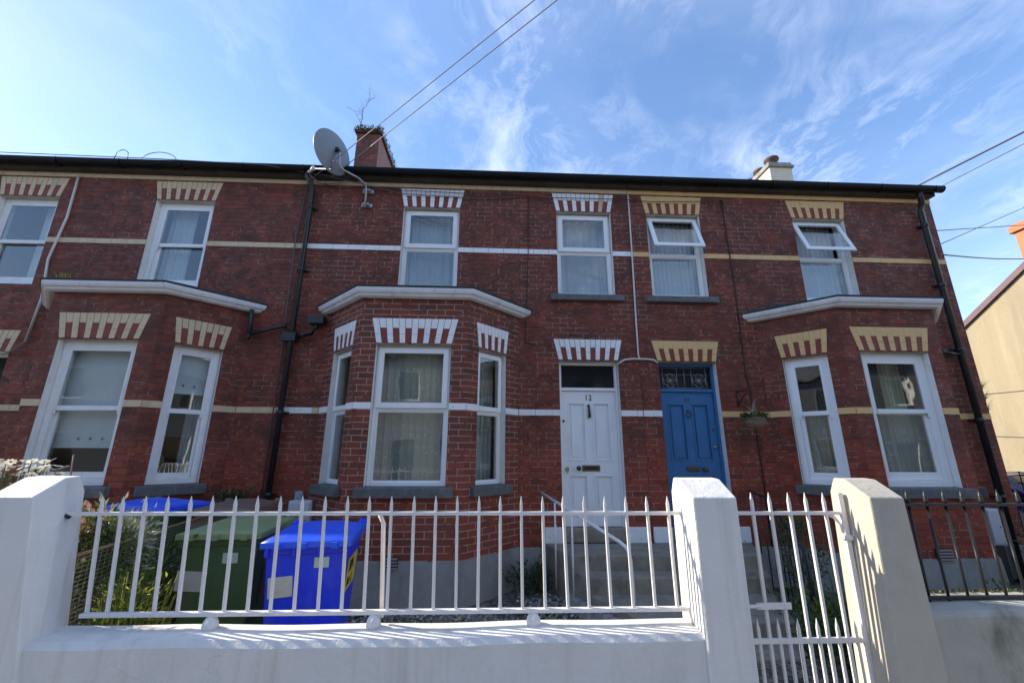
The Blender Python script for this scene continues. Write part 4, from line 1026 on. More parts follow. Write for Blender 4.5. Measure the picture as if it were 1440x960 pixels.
for src, arr in ((p0, (1.673, 1.787, 1.90, 2.012)), (q0, (1.617, 1.73, 1.845, 1.957, 2.062))):
    for x in arr:
        c = src.copy(); COL.objects.link(c); c.parent = gt
        c.matrix_local = WM[gt.name].inverted() @ place(x, gy + .001, -1.745) @ Euler((0, rnd.gauss(0, .003), rnd.gauss(0, .05))).to_matrix().to_4x4()

# black railing
bk = thing('railing', 'black iron railing with spear heads on the grey wall', 'railing', (4.5, -3.3, -.81))
MB().use('rail_black').box(2.345, 7.4, -3.312, -3.288, -.303, -.286).build('top_rail', bk, bevel=.003)
MB().use('rail_black').box(2.40, 7.4, -3.312, -3.288, -.808, -.79).build('bottom_rail', bk, bevel=.003)
mb = MB().use('rail_black'); mb.tube([(0, 0, 0), (0, 0, .54)], .0075, 8); mb.lathe([(.0075, .54), (.012, .552), (.0125, .562), (.0095, .585), (.001, .625)], (0, 0, 0), 8)
pk = mb.build('picket', bk, M_=place(2.42, -3.30, -.828))
for i in range(1, 43):
    c = pk.copy(); COL.objects.link(c); c.parent = bk; x = 2.42 + .1185 * i
    c.matrix_local = WM[bk.name].inverted() @ place(x, -3.30, -.828) @ Euler((0, rnd.gauss(0, .006), 0)).to_matrix().to_4x4()
sb = thing('railing', 'thin black side railing by the lane in front of the parked blue car', 'railing', (7.42, -1.6, -1.7))
MB().use('rail_black').box(7.405, 7.425, -3.18, -.03, -.388, -.372).build('top_rail', sb); MB().use('rail_black').box(7.405, 7.425, -3.18, -.03, -1.55, -1.53).build('bottom_rail', sb)
for i in range(25): MB().use('rail_black').tube([(7.415, -.08 - i * .128, -1.70), (7.415, -.08 - i * .128, -.22)], .008, 6).build('picket', sb)

# ------------------------------------------------------------------ wheelie bins
def wheelie(T, kb, klid, label, wd=.58, dp=.72, H=1.04, stickers=(), kw='bin_dark', lugs=True):
    """front (lifting comb) faces local -y, wheels and handle at +y, origin on the ground under the centre"""
    t = thing('wheelie_bin', label, 'bin', None, T=T, group='wheelie bins in the front gardens'); W = T
    a = wd / 2; bt = (-a + .015, a - .015, -dp / 2 + .02, dp / 2 - .10); bb = (-a + .075, a - .075, -dp / 2 + .10, dp / 2 - .13)
    mb = MB().use(kb); z0, z1 = .05, H - .07
    mb.taper(bb, bt, z0, z1)
    mb.taper((-a + .008, a - .008, -dp / 2 + .012, dp / 2 - .09), (-a + .006, a - .006, -dp / 2 + .010, dp / 2 - .088), H - .13, H - .070)  # rim band
    mb.box(-a - .006, a + .006, -dp / 2 - .004, dp / 2 - .080, H - .072, H - .05)
    if lugs:
        for x in (-a + .03, -.085, .085, a - .03): mb.box(x - .014, x + .014, -dp / 2 - .012, -dp / 2 + .03, H - .14, H - .071)
    mb.box(-a + .05, a - .05, -dp / 2 + .085, -dp / 2 + .10, .12, .5)
    body = mb.build('body', t, M_=W, bevel=.016)
    mb = MB().use(klid)
    zl = H - .045
    # lid: skirt, gentle dome and raised ridge
    nx, ny = 12, 10; y0, y1 = -dp / 2 - .022, dp / 2 - .02
    def lz(u, v):
        e = min(1, 7 * min(u, 1 - u)) * min(1, 6 * min(v, 1 - v)); r = .022 * e
        r += .020 * max(0, min(1, (min(u, 1 - u) - .17) * 9)) * max(0, min(1, (v - .30) * 6)) * max(0, min(1, (.97 - v) * 6)) + .02 * v
        return zl + .005 + r
    g = [[mb.bm.verts.new((-a - .014 + (2 * a + .028) * i / nx, y0 + (y1 - y0) * j / ny, lz(i / nx, j / ny))) for j in range(ny + 1)] for i in range(nx + 1)]
    for i in range(nx):
        for j in range(ny): f = mb.bm.faces.new((g[i][j], g[i + 1][j], g[i + 1][j + 1], g[i][j + 1])); f.smooth = True
    lo = lambda v: mb.bm.verts.new((v.co.x, v.co.y, H - .078))
    edge = [g[i][0] for i in range(nx + 1)] + [g[nx][j] for j in range(1, ny + 1)] + [g[i][ny] for i in range(nx - 1, -1, -1)] + [g[0][j] for j in range(ny - 1, 0, -1)]
    low = [lo(v) for v in edge]
    for i in range(len(edge)): k = (i + 1) % len(edge); mb.bm.faces.new((edge[k], edge[i], low[i], low[k]))
    for x in (-a + .10, -.02, a - .10): mb.box(x - .022, x + .022, y0 - .022, y0 + .004, H - .082, H - .045)
    lid = mb.build('lid', t, M_=W)
    # handle bar and hinge at the back
    mb = MB().use(kb); mb.tube([(-a + .06, dp / 2 - .09, H - .075), (-a + .06, dp / 2 + .05, H - .045), (a - .06, dp / 2 + .05, H - .045), (a - .06, dp / 2 - .09, H - .075)], .018, 10)
    for x in (-a + .02, a - .02): mb.tube([(x - .03, dp / 2 - .015, H - .02), (x + .03, dp / 2 - .015, H - .02)], .028, 12)
    mb.build('handle', t, M_=W)
    for s in (-1, 1):
        w = MB().use(kw).lathe([(.02, -.025), (.085, -.025), (.098, -.015), (.098, .015), (.085, .025), (.02, .025)], (0, 0, 0), 20, Matrix.Rotation(R(90), 3, 'Y'))
        w.build('wheel', t, M_=W @ Matrix.Translation((s * (a - .045), dp / 2 - .11, .10)))
    return t, W, bb, bt
def slope_T(W, face, u, h, bb, bt, H=1.04):
    """frame on the sloping front or right side at height h"""
    f = (h - .05) / (H - .12)
    if face == 'front':
        y = bb[2] + (bt[2] - bb[2]) * f; return W @ Matrix.Translation((u, y - .002, h)) @ Matrix.Rotation(math.atan2(bb[2] - bt[2], H - .12), 4, 'X')
    x = bb[1] + (bt[1] - bb[1]) * f
    return W @ Matrix.Translation((x + .002, u, h)) @ Matrix.Rotation(math.atan2(bt[1] - bb[1], H - .12), 4, 'Y') @ Matrix.Rotation(R(90), 4, 'Z')
TB = place(-1.365, -2.235, -1.645, R(8))
tb, W, bb, bt = wheelie(TB, 'bin_blue', 'lid_blue', 'bright blue wheelie bin with a yellow side sticker, nearest the railing', H=1.065)
o = MB().use('sticker').box(-.075, .085, -.002, 0, -.06, .075).build('label_sticker', tb, M_=slope_T(W, 'front', -.16, .72, bb, bt) @ Matrix.Rotation(R(-4), 4, 'Y'))
MB().use('sticker_green').box(-.055, .045, -.002, 0, -.035, .035).build('label_sticker', tb, M_=slope_T(W, 'front', .11, .88, bb, bt))
S = slope_T(W, 'side', -.02, .75, bb, bt)
so = MB().use('sticker_yellow').box(-.19, .19, -.002, 0, -.115, .115).build('yellow_sticker', tb, M_=S)
text_mesh('BIN', .125, 'lettering', 'ink', so, S @ Matrix.Translation((-.045, -.0035, .05)), .001); text_mesh('061-3', .09, 'lettering', 'ink', so, S @ Matrix.Translation((-.05, -.0035, -.055)), .001)
TG = place(-2.10, -1.985, -1.645, R(4))
tg_, W, bb, bt = wheelie(TG, 'bin_green', 'lid_green', 'dark green wheelie bin with a lid tinted lighter as if sunlit beside the blue one', H=1.075)
MB().use('sticker').box(-.11, .10, -.002, 0, -.07, .07).build('label_sticker', tg_, M_=slope_T(W, 'front', -.17, .70, bb, bt) @ Matrix.Rotation(R(4), 4, 'Y'))
MB().use('sticker_green').box(-.06, .05, -.002, 0, -.04, .035).build('label_sticker', tg_, M_=slope_T(W, 'front', .09, .86, bb, bt))
S = slope_T(W, 'side', .02, .62, bb, bt)
so = MB().use('brassdull').box(-.17, .17, -.002, 0, -.13, .13).build('worn_sticker', tg_, M_=S); 
wheelie(place(-3.46, -1.10, -1.65, R(78)), 'bin_green', 'lid_blue', 'green wheelie bin with a blue lid standing by the left bay', H=1.15)
wheelie(place(-2.73, -.98, -1.65, R(5)), 'bin_brown', 'bin_brown', 'brown wheelie bin against the wall below the black downpipe', H=1.12)

# meter boxes
def mbox(label, x0, x1, y0, z0, z1, key, name='meter_box', rz=0):
    cx = (x0 + x1) / 2; t = thing(name, label, 'meter box', (cx, 0, z0), rz)
    w = (x1 - x0) / 2; W = WM[t.name]
    MB().use(key).box(-w, w, y0, -.002, 0, z1 - z0).build('casing', t, M_=W, bevel=.008)
    MB().use(key).box(-w + .02, w - .02, y0 - .012, y0 - .001, .02, z1 - z0 - .02).build('door_flap', t, M_=W, bevel=.006)
    MB().use('iron').lathe([(.008, 0), (.008, .006)], (w - .05, y0 - .012, (z1 - z0) / 2), 10, RX).build('lock', t, M_=W)
    return t
mbox('small grey service box on the wall left of the middle bay', -2.56, -2.46, -.06, -.665, -.50, 'box_grey')
mbox('white meter box behind the blue bin', -2.56, -2.27, -.20, -1.05, -.60, 'box_white')
mbox('pale meter box on the wall right of the right bay', 6.66, 6.86, -.16, -1.16, -.70, 'box_white')
MB().use('pipe_black').box(6.67, 6.85, -.12, -.003, -1.64, -1.165).build('cable_duct', hR)

# ------------------------------------------------------------------ garden odds: mesh panel, plants
mp = thing('mesh_panel', 'brown framed wire mesh panel leaning across the left garden', 'garden fence', (-2.45, -3.1, -1.65))
a0, a1 = Vector((-2.44, -3.12, 0)), Vector((-2.80, -1.15, 0))
MB().use('rust_bar').tube([a0 + Vector((0, 0, -.60)), a1 + Vector((0, 0, -.60))], .011, 8).build('top_bar', mp)
MB().use('rust_bar').tube([a0 + Vector((0, 0, -.60)), a0 + Vector((0, 0, -1.65))], .011, 8).build('post', mp); MB().use('rust_bar').tube([a1 + Vector((0, 0, -.60)), a1 + Vector((0, 0, -1.65))], .011, 8).build('post', mp)
mb = MB().use('rust_wire')
for i in range(40): z = -.625 - i * .025; mb.tube([a0 + Vector((0, 0, z)), a1 + Vector((0, 0, z))], .0018, 4, caps=False)
for i in range(1, 40): p = a0.lerp(a1, i / 40); mb.tube([p + Vector((0, 0, -.60)), p + Vector((0, 0, -1.62))], .0018, 4, caps=False)
mb.build('wire_mesh', mp)

def bush(name, label, cat, c, rad, n, key, size, zmin=-1.65, stems=9, asp=.45, group=None, updir=.4, clump=14):
    """leaf clumps on branching stems"""
    t = thing(name, label, cat, (c[0], c[1], zmin), group=group)
    ms = MB().use('stem'); mb = MB().use(key)
    base = Vector((c[0], c[1], zmin)); C = Vector(c); cl = []
    for k in range(clump):
        d = Vector((rnd.gauss(0, 1), rnd.gauss(0, 1), rnd.gauss(.2, .9))).normalized(); p = C + Vector((d.x * rad[0], d.y * rad[1], d.z * rad[2])) * rnd.uniform(.45, 1)
        cl.append(p)
        if k < stems: m_ = base.lerp(p, .5) + Vector((rnd.gauss(0, .04), rnd.gauss(0, .04), 0)); ms.tube([base + Vector((rnd.gauss(0, .05), rnd.gauss(0, .05), 0)), m_, p], .006, 5, r2=.003)
    for i in range(n):
        p = rnd.choice(cl); s = min(rad) * .38
        q = p + Vector((rnd.gauss(0, s), rnd.gauss(0, s), rnd.gauss(0, s)))
        d = (q - p + Vector((rnd.gauss(0, .03), rnd.gauss(0, .03), updir * .1))).normalized()
        mb.leaf(q, size * rnd.uniform(.6, 1.3), d, asp=asp)
    ms.build('stems', t); mb.build('foliage', t)
    return t
bush('leafy_shrub', 'silver green shrub with pointed leaves behind the wire mesh', 'shrub', (-2.78, -2.55, -.66), (.24, .17, .24), 1500, 'leaf_silver', .055, stems=12, asp=.32, clump=20)
bush('hydrangea_bush', 'bush of dried brown flower heads beside the white pillar', 'shrub', (-2.74, -2.70, -.60), (.15, .11, .22), 520, 'dry', .035, stems=10, asp=.8, clump=12)
bush('leafy_shrub', 'mid green leafy growth among the dried flower heads by the white pillar', 'shrub', (-2.70, -2.72, -.74), (.2, .14, .28), 900, 'leaf_mid', .05, clump=20)
bush('dark_shrub', 'dark green leaves low behind the wire mesh', 'shrub', (-2.78, -2.2, -1.1), (.3, .5, .40), 2200, 'leaf_mid', .06, clump=30)
fl = thing('daisy_plant', 'cluster of white daisy flowers rising behind the left pillar', 'flowers', (-3.0, -2.9, -1.65))
ms = MB().use('stem'); mf = MB().use('petal_white'); ml = MB().use('leaf_mid')
for i in range(62):
    x = rnd.choice((-3.04, -2.90, -2.80, -2.70)) + rnd.gauss(0, .05); y = rnd.uniform(-3.13, -3.02); z = -.11 + rnd.gauss(0, .04) - (.07 if x > -2.8 else 0)
    ms.tube([(-3.0 + rnd.gauss(0, .08), -2.9, -1.65), (x * .5 - 1.45, y, -.8), (x, y, z)], .003, 4)
    n_ = Vector((rnd.gauss(-.3, .3), rnd.gauss(.1, .3), 1)).normalized(); u = n_.orthogonal().normalized(); v = n_.cross(u)
    for k in range(9):
        a = k * .698; d = (u * math.cos(a) + v * math.sin(a)); s = .026; w = n_.cross(d) * s * .28; c = Vector((x, y, z)) + d * .005
        mf.face([c, c + d * s * .6 + w, c + d * s, c + d * s * .6 - w])
    mf.build('flower_head', fl); mf = MB().use('petal_white')
for i in range(520):
    z = rnd.uniform(-1.2, -.14); ml.leaf((rnd.uniform(-3.2, -2.68), rnd.uniform(-3.16, -3.0), z), .05, asp=.3)
ms.build('stems', fl); ml.build('foliage', fl)
mb = MB().use('dry').tube([(-2.76, -2.9, -1.0), (-2.765, -2.9, -.25), (-2.79, -2.9, -.03)], .006, 6, r2=.004); tag(mb.build('dry_stalk'), 'single dry brown stalk standing above the left pillar', 'stalk')
gr = thing('ornamental_grass', 'clump of sunlit yellow green grass blades behind the railing', 'grass clump', (-2.2, -2.97, -1.65))
mb = MB().use('leaf_yellow')
for _ in range(420):
    a = rnd.uniform(0, 6.28); r = abs(rnd.gauss(0, .08)); l = rnd.uniform(.02, .16); mb.use('leaf_yellow' if rnd.random() < .6 else 'leaf_mid')
    mb.blade((-2.18 + r * math.cos(a), -2.97 + r * math.sin(a) * .5, -1.65), rnd.uniform(.45, .98), (math.cos(a) * l, math.sin(a) * l * .4), rnd.uniform(.004, .009))
for _ in range(1100):
    a = rnd.uniform(0, 6.28); r = .20 * math.sqrt(rnd.random()); q = Vector((-2.18 + r * math.cos(a), -2.97 + r * .4 * math.sin(a), rnd.triangular(-1.45, -.70, -1.0))); mb.use('leaf_yellow' if rnd.random() < .55 else 'leaf_mid')
    mb.leaf(q, rnd.uniform(.02, .06), Vector((math.cos(a) + rnd.gauss(0, .4), rnd.gauss(0, .5), rnd.uniform(.1, 1.2))).normalized(), asp=.28)
mb.build('blades', gr)
bush('ivy_plant', 'dark ivy on the ground against the wall by the downpipe', 'plant', (-3.15, -.28, -.62), (.22, .12, .12), 420, 'leaf_dark', .06, stems=7)
bush('creeping_weed', 'dark leafy weeds in the corner beside the middle bay', 'plant', (.45, -.30, -1.48), (.22, .2, .15), 700, 'leaf_dark', .05, stems=6)
bush('creeping_weed', 'green weeds growing between the steps and the right bay', 'plant', (3.05, -1.9, -1.5), (.35, .5, .22), 1700, 'leaf_mid', .055, clump=26)
bush('creeping_weed', 'taller green weeds against the right side of the gate path', 'plant', (2.95, -2.5, -1.45), (.35, .35, .26), 1500, 'leaf_dark', .06, clump=24)
bush('climbing_plant', 'dark climber tangled in the black iron handrail', 'plant', (3.25, -1.15, -1.0), (.12, .38, .38), 1000, 'leaf_dark', .04, clump=26)
bush('garden_weed', 'weeds on the ground behind the black railing', 'plant', (5.9, -1.35, -1.55), (.9, .5, .12), 900, 'leaf_mid', .06, clump=30)
bush('garden_shrub', 'leafy shrub at the end house corner behind the black railing', 'plant', (6.9, -.75, -1.25), (.35, .3, .38), 1500, 'leaf_dark', .06, clump=22)
mb = MB().use('stem')
for _ in range(11):
    x = rnd.uniform(3.2, 3.7); y = rnd.uniform(-1.5, -.9); p = Vector((x, y, -1.65)); d = Vector((rnd.gauss(-.1, .35), rnd.gauss(0, .3), 1)); 
    mb.tube([p, p + d * .35, p + d * .6 + Vector((rnd.gauss(0, .12), 0, 0)), p + d * .85 + Vector((rnd.gauss(0, .2), 0, -.05))], .006, 5, r2=.002)
tag(mb.build('bare_branches'), 'thin bare branches against the plinth of the right bay', 'branches')
mb = MB().use('leaf_yellow')
for _ in range(26): mb.blade((-5.46 + rnd.gauss(0, .07), -.80, 2.07), rnd.uniform(.04, .14), (rnd.gauss(0, .08), rnd.gauss(0, .03)), .006)
tag(mb.build('gutter_weed'), 'small yellow green weed growing on the left bay gutter', 'weed')
mb = MB().use('leaf_yellow')
for z in (.62, .78, .95):
    for _ in range(12): mb.blade((7.345, .02, z), rnd.uniform(.08, .22), (rnd.uniform(.04, .22), rnd.gauss(0, .05)), .007)
tag(mb.build('wall_weed'), 'pale green weed sprouting from the corner of the end house', 'weed')
mb = MB().use('leaf_dark')
for _ in range(2600):
    x = rnd.uniform(-1.7, .85); y = rnd.uniform(-3.1, -.9)
    if rnd.random() < .55 and x < .0: continue
    mb.blade((x, y, -1.66), rnd.uniform(.02, .07), (rnd.gauss(0, .03), rnd.gauss(0, .03)), .004, 2)
for _ in range(5200):
    x = rnd.uniform(2.7, 7.3); y = rnd.uniform(-3.15, -.75); mb.use(rnd.choice(('leaf_dark', 'leaf_mid'))); mb.blade((x, y, -1.66), rnd.uniform(.03, .16), (rnd.gauss(0, .05), rnd.gauss(0, .05)), .004, 2)
tag(mb.build('rough_grass'), 'short rough grass and weeds over the garden ground', 'grass', kind='stuff')
# moss on top of the grey wall
mb = MB().use('moss')
for _ in range(700):
    x = 2.4 + abs(rnd.gauss(0, 1.1)); y = rnd.uniform(-3.22, -3.19)
    mb.leaf((x, y, -.803), rnd.uniform(.008, .028), Vector((rnd.gauss(0, .5), rnd.gauss(-.2, .5), 1)).normalized(), asp=.4)
tag(mb.build('wall_moss'), 'moss along the back edge of the grey wall top', 'moss', kind='stuff')

# hanging basket
hb = thing('hanging_basket', 'small wicker hanging basket of green plants between the blue door and right bay', 'hanging basket', (3.53, -.34, .33))
mb = MB().use('rust_wire').lathe([(.03, .34), (.09, .36), (.125, .41), (.14, .47), (.128, .47), (.08, .385), (.02, .36)], (3.53, -.34, 0), 20)
mb.use('stem')
for k in range(5): z = .36 + k * .024; r = .06 + .085 * math.sqrt(k / 4); mb.tube([(3.53 + r * math.cos(t), -.34 + r * math.sin(t), z) for t in [j * .4488 for j in range(15)]], .006, 5)
mb.build('basket', hb)
mb = MB().use('iron')
for k in range(3): a = k * 2.094 + .5; mb.tube([(3.53 + .135 * math.cos(a), -.34 + .135 * math.sin(a), .47), (3.53, -.34, .85)], .0022, 4)
mb.build('chain', hb)
mb = MB().use('leaf_mid')
for _ in range(420): a = rnd.uniform(0, 6.28); r = .15 * math.sqrt(rnd.random()); mb.use(rnd.choice(('leaf_mid', 'leaf_dark'))); mb.leaf((3.53 + r * math.cos(a), -.34 + r * math.sin(a), rnd.uniform(.45, .53)), .04, Vector((math.cos(a), math.sin(a), rnd.uniform(-.4, 1))).normalized())
for _ in range(40): mb.use('leaf_silver'); mb.blade((3.53 + rnd.gauss(0, .02), -.34, .49), rnd.uniform(.12, .26), (rnd.gauss(0, .05), rnd.gauss(0, .04)), .006)
mb.build('plant', hb)
tag(MB().use('iron').tube([(3.53, -.012, .66), (3.53, -.012, .88)], .009, 6).tube([(3.53, -.012, .86), (3.53, -.36, .87)], .007, 6).tube([(3.53, -.012, .69), (3.53, -.30, .865)], .007, 6).build('basket_bracket'), 'black iron wall bracket holding the hanging basket', 'bracket')

# ------------------------------------------------------------------ gable house across the lane
gh = thing('gable_house', 'beige roughcast gable house across the lane on the right edge', 'house', (18, 2.5, -1.8))
mb = MB().use('render_beige'); yr, zr, ye, ze = 2.6, 5.45, 7.4, 2.42; yq = -2.2
mb.prism([(yq, -2.0), (ye, -2.0), (ye, ze), (yr, zr), (yq, ze)], 'x', 14, 22); mb.build('wall', gh)
mb = MB().use('slate'); mb.prism([(yq - .2, ze - .12), (yr, zr + .01), (ye + .2, ze - .12), (ye + .2, ze - .02), (yr, zr + .12), (yq - .2, ze - .02)], 'x', 13.96, 22.05); rf = mb.build('roof', gh)
mb = MB().use('verge'); mb.prism([(yq - .2, ze - .20), (yr, zr - .07), (ye + .2, ze - .20), (ye + .2, ze - .03), (yr, zr + .10), (yq - .2, ze - .03)], 'x', 13.92, 13.955); mb.build('verge_board', rf)
mb = MB().use('brick_orange'); mb.box(14.0, 14.9, 2.55, 3.62, 4.4, 5.80); mb.box(13.93, 14.97, 2.48, 3.69, 5.80, 5.97); mb.box(13.97, 14.93, 2.52, 3.65, 5.971, 6.04); ch = mb.build('chimney', rf, bevel=.02)
tag(ch, 'orange brick chimney')
for y in (2.8, 3.35): MB().use('upvc').lathe([(.14, 0), (.13, .3), (.15, .32), (.15, .36)], (14.45, y, 6.04), 14).use('ink').lathe([(.17, .4), (.17, .5)], (14.45, y, 6.04), 14).tube([(14.45, y, 6.38), (14.45, y, 6.50)], .05, 6).build('chimney_pot', ch)
tag(MB().use('cable_sky').tube([(13.98, 2.0, 1.75), (13.98, 3.5, 1.62), (13.98, 5.6, 1.68)], .006, 5).tube([(13.98, 2.0, .42), (13.98, 3.2, .34), (13.98, 5.6, .52)], .006, 5).build('wall_cable'), 'thin dark cables strung across the beige gable wall', 'cable')

# ------------------------------------------------------------------ cars
def car(T, paint, label, group=None):
    t = thing('parked_car', label, 'car', None, T=T, group=group); W = T
    def loft(mb, secs, key):
        mb.use(key); rings = [[mb.bm.verts.new(Vector(p)) for p in s_] for s_ in secs]
        for a, b in zip(rings, rings[1:]):
            for i in range(len(a)): k = (i + 1) % len(a); f = mb.bm.faces.new((a[i], a[k], b[k], b[i])); f.material_index = mb.mi
        mb.bm.faces.new(rings[0][::-1]).material_index = mb.mi; mb.bm.faces.new(rings[-1]).material_index = mb.mi
    # y forward = -y; profile stations y, half width, z shoulder, z bottom
    st_ = [(-2.0, .62, .55, .30), (-1.92, .74, .72, .22), (-1.5, .82, .86, .20), (-1.0, .85, .95, .20), (-.3, .86, .98, .20), (.8, .86, 1.0, .20), (1.5, .84, 1.0, .22), (1.85, .76, .96, .26), (1.95, .68, .80, .34)]
    secs = []
    for y, w, zs, zb in st_: secs.append([(-w * .93, y, zb), (-w, y, zb + .18), (-w, y, zs - .18), (-w * .92, y, zs - .02), (-w * .6, y, zs + .03), (w * .6, y, zs + .03), (w * .92, y, zs - .02), (w, y, zs - .18), (w, y, zb + .18), (w * .93, y, zb)])
    mb = MB(); loft(mb, secs, paint); body = mb.build('body', t, M_=W, bevel=.03, smooth=True)
    cab = [(-1.05, .70, .97, .98), (-.35, .62, .99, 1.40), (.1, .60, .99, 1.46), (.9, .60, 1.0, 1.44), (1.45, .58, 1.0, 1.34), (1.85, .64, .98, 1.0)]
    secs = [[(-w - .07, y, zb), (-w + .02, y, (zb + zt) / 2 + .03), (-w + .08, y, zt - .03), (0, y, zt + .02), (w - .08, y, zt - .03), (w - .02, y, (zb + zt) / 2 + .03), (w + .07, y, zb)] for y, w, zb, zt in cab]
    mb = MB(); loft(mb, secs, 'car_glass'); mb.build('glazing', t, M_=W, smooth=True)
    mb = MB().use(paint)   # roof skin and pillars
    pr = [[(-w + .075, y, zt - .022), (0, y, zt + .03), (w - .075, y, zt - .022)] for y, w, zb, zt in cab[1:5]]
    for a, b in zip(pr, pr[1:]):
        for i in range(2): mb.face([a[i], a[i + 1], b[i + 1], b[i]])
    for sx in (-1, 1):
        mb.tube([(sx * .74, -1.02, .98), (sx * .60, -.36, 1.37)], .03, 8); mb.tube([(sx * .60, -.36, 1.37), (sx * .53, .1, 1.435), (sx * .53, .9, 1.415), (sx * .51, 1.45, 1.31), (sx * .68, 1.83, 1.0)], .028, 8); mb.tube([(sx * .67, .35, .99), (sx * .54, .3, 1.42)], .028, 8)
    mb.build('roof', t, M_=W, smooth=True)
    for sx in (-1, 1):
        MB().use('rubber').lathe([(.2, -.1), (.29, -.1), (.31, -.07), (.31, .07), (.29, .1), (.2, .1)], (0, 0, 0), 24, Matrix.Rotation(R(90), 3, 'Y')).use('galv').lathe([(.01, -.06), (.2, -.085), (.2, .085), (.01, .06)], (0, 0, 0), 20, Matrix.Rotation(R(90), 3, 'Y')).build('wheel', t, M_=W @ Matrix.Translation((sx * .78, -1.3, .31)))
        MB().use('rubber').lathe([(.2, -.1), (.29, -.1), (.31, -.07), (.31, .07), (.29, .1), (.2, .1)], (0, 0, 0), 24, Matrix.Rotation(R(90), 3, 'Y')).use('galv').lathe([(.01, -.06), (.2, -.085), (.2, .085), (.01, .06)], (0, 0, 0), 20, Matrix.Rotation(R(90), 3, 'Y')).build('wheel', t, M_=W @ Matrix.Translation((sx * .78, 1.2, .31)))
        MB().use('upvc').box(sx * .66 - .12, sx * .66 + .12, -1.965, -1.90, .56, .68).build('headlight', t, M_=W, bevel=.02)
        MB().use(paint).box(sx * .92 - .08, sx * .92 + .08, -.85, -.74, .98, 1.12).build('wing_mirror', t, M_=W, bevel=.03)
    MB().use('upvc').box(-.26, .26, -2.03, -2.005, .42, .53).build('number_plate', t, M_=W)
    MB().use('car_glass').box(-.45, .45, -2.01, -1.97, .56, .64).build('grille', t, M_=W)
    return t
car(place(10.65, 2.75, -1.80), 'car_blue', 'dark blue parked car seen past the corner of the end house')
car(place(5.2, -10.6, GROUND - .12, R(90)), 'car_white', 'white car parked across the street, seen only as a reflection in the right bay')

# ------------------------------------------------------------------ houses across the street (they show in the lower windows)
cols = ('render_pale', 'render_grey', 'render_pale', 'render_grey', 'render_grey', 'render_pale')
for i in range(12):
    x0 = -38.4 + i * 5.6; x1 = x0 + 5.6; yf = -13.6
    t = thing('opposite_house', ('leftmost', 'second', 'third', 'fourth', 'fifth', 'sixth', 'seventh', 'eighth', 'ninth', 'tenth', 'eleventh', 'twelfth')[i] + ' rendered house across the street from the left, seen only in window reflections', 'house', ((x0 + x1) / 2, yf, GROUND), group='houses across the street')
    hs = [(x0 + .5, x0 + 1.4, -1.85, .5), (x0 + 2.5, x0 + 4.4, -.7, .8), (x0 + .6, x0 + 1.6, 2.2, 3.5), (x0 + 3.0, x0 + 4.2, 2.2, 3.5)]
    TT = Matrix.Translation((0, yf, 0)) @ Matrix.Rotation(math.pi, 4, 'Z')
    mb = MB(); panel(mb, TT, -x1, -x0, GROUND - .2, 4.2, [(-b, -a, c, d) for a, b, c, d in hs], kb=cols[i % 6], kr='upvc', ki='plaster')
    mb.use(cols[i % 6]).box(x0, x0 + .1, yf - 6, yf - .26, GROUND - .2, 4.2); mb.box(x1 - .1, x1, yf - 6, yf - .26, GROUND - .2, 4.2); mb.box(x0 + .11, x1 - .11, yf - 6, yf - 5.8, GROUND - .2, 4.19); mb.build('wall', t)
    MB().use('slate').prism([(yf + .25, 4.2), (yf - 3, 6.2), (yf - 6.2, 4.2), (yf - 6.2, 4.1), (yf + .25, 4.1)], 'x', x0, x1 - .003).build('roof', t)
    for k, (a, b, c, d) in enumerate(hs):
        W = Matrix.Translation(((a + b) / 2, yf, c)) @ Matrix.Rotation(math.pi, 4, 'Z')
        if k == 0: MB().use('door_blue' if i % 2 else 'iron').box(-(b - a) / 2, (b - a) / 2, .1, .16, 0, d - c).build('front_door', t, M_=W)
        else:
            f = MB().use('upvc'); f.ring(-(b - a) / 2 + .003, (b - a) / 2 - .003, .003, d - c - .003, .07, .1, .16); fo = f.build('window', t, M_=W)
            MB().use('darkglass').box(-(b - a) / 2 + .07, (b - a) / 2 - .07, .12, .13, .07, d - c - .07).build('pane', fo, M_=W)

# ------------------------------------------------------------------ lift everything so that the pavement is z = 0
LIFT = -GROUND
for o in list(bpy.data.objects):
    if o.parent is None: o.location.z += LIFT

# ------------------------------------------------------------------ camera, light, sky
cam = bpy.data.cameras.new('camera'); co = bpy.data.objects.new('camera', cam); COL.objects.link(co); sc.camera = co
r = Vector((0.99900641, -0.04430645, 0.00481025)); u = Vector((-0.01606621, -0.25735923, 0.96618223)); f = Vector((0.04157014, 0.96529952, 0.25781535))
mw = Matrix(((r.x, u.x, -f.x, 0), (r.y, u.y, -f.y, -5.9), (r.z, u.z, -f.z, LIFT), (0, 0, 0, 1)))
co.matrix_world = mw
cam.sensor_width = 36; cam.lens = 585 / 1440 * 36; cam.clip_start = .05; cam.clip_end = 3000

AZ, EL = 16.0, 31.0      # the sun stands to the left, slightly behind the house fronts
sd_ = Vector((-math.cos(R(EL)) * math.cos(R(AZ)), math.cos(R(EL)) * math.sin(R(AZ)), math.sin(R(EL))))
sl = bpy.data.lights.new('sun', 'SUN'); sl.energy = 3.2; sl.angle = R(.5); sl.color = (1, .90, .72)
so_ = bpy.data.objects.new('sun', sl); COL.objects.link(so_); so_.rotation_euler = sd_.to_track_quat('Z', 'Y').to_euler(); so_.location = (-20, 5, 20)

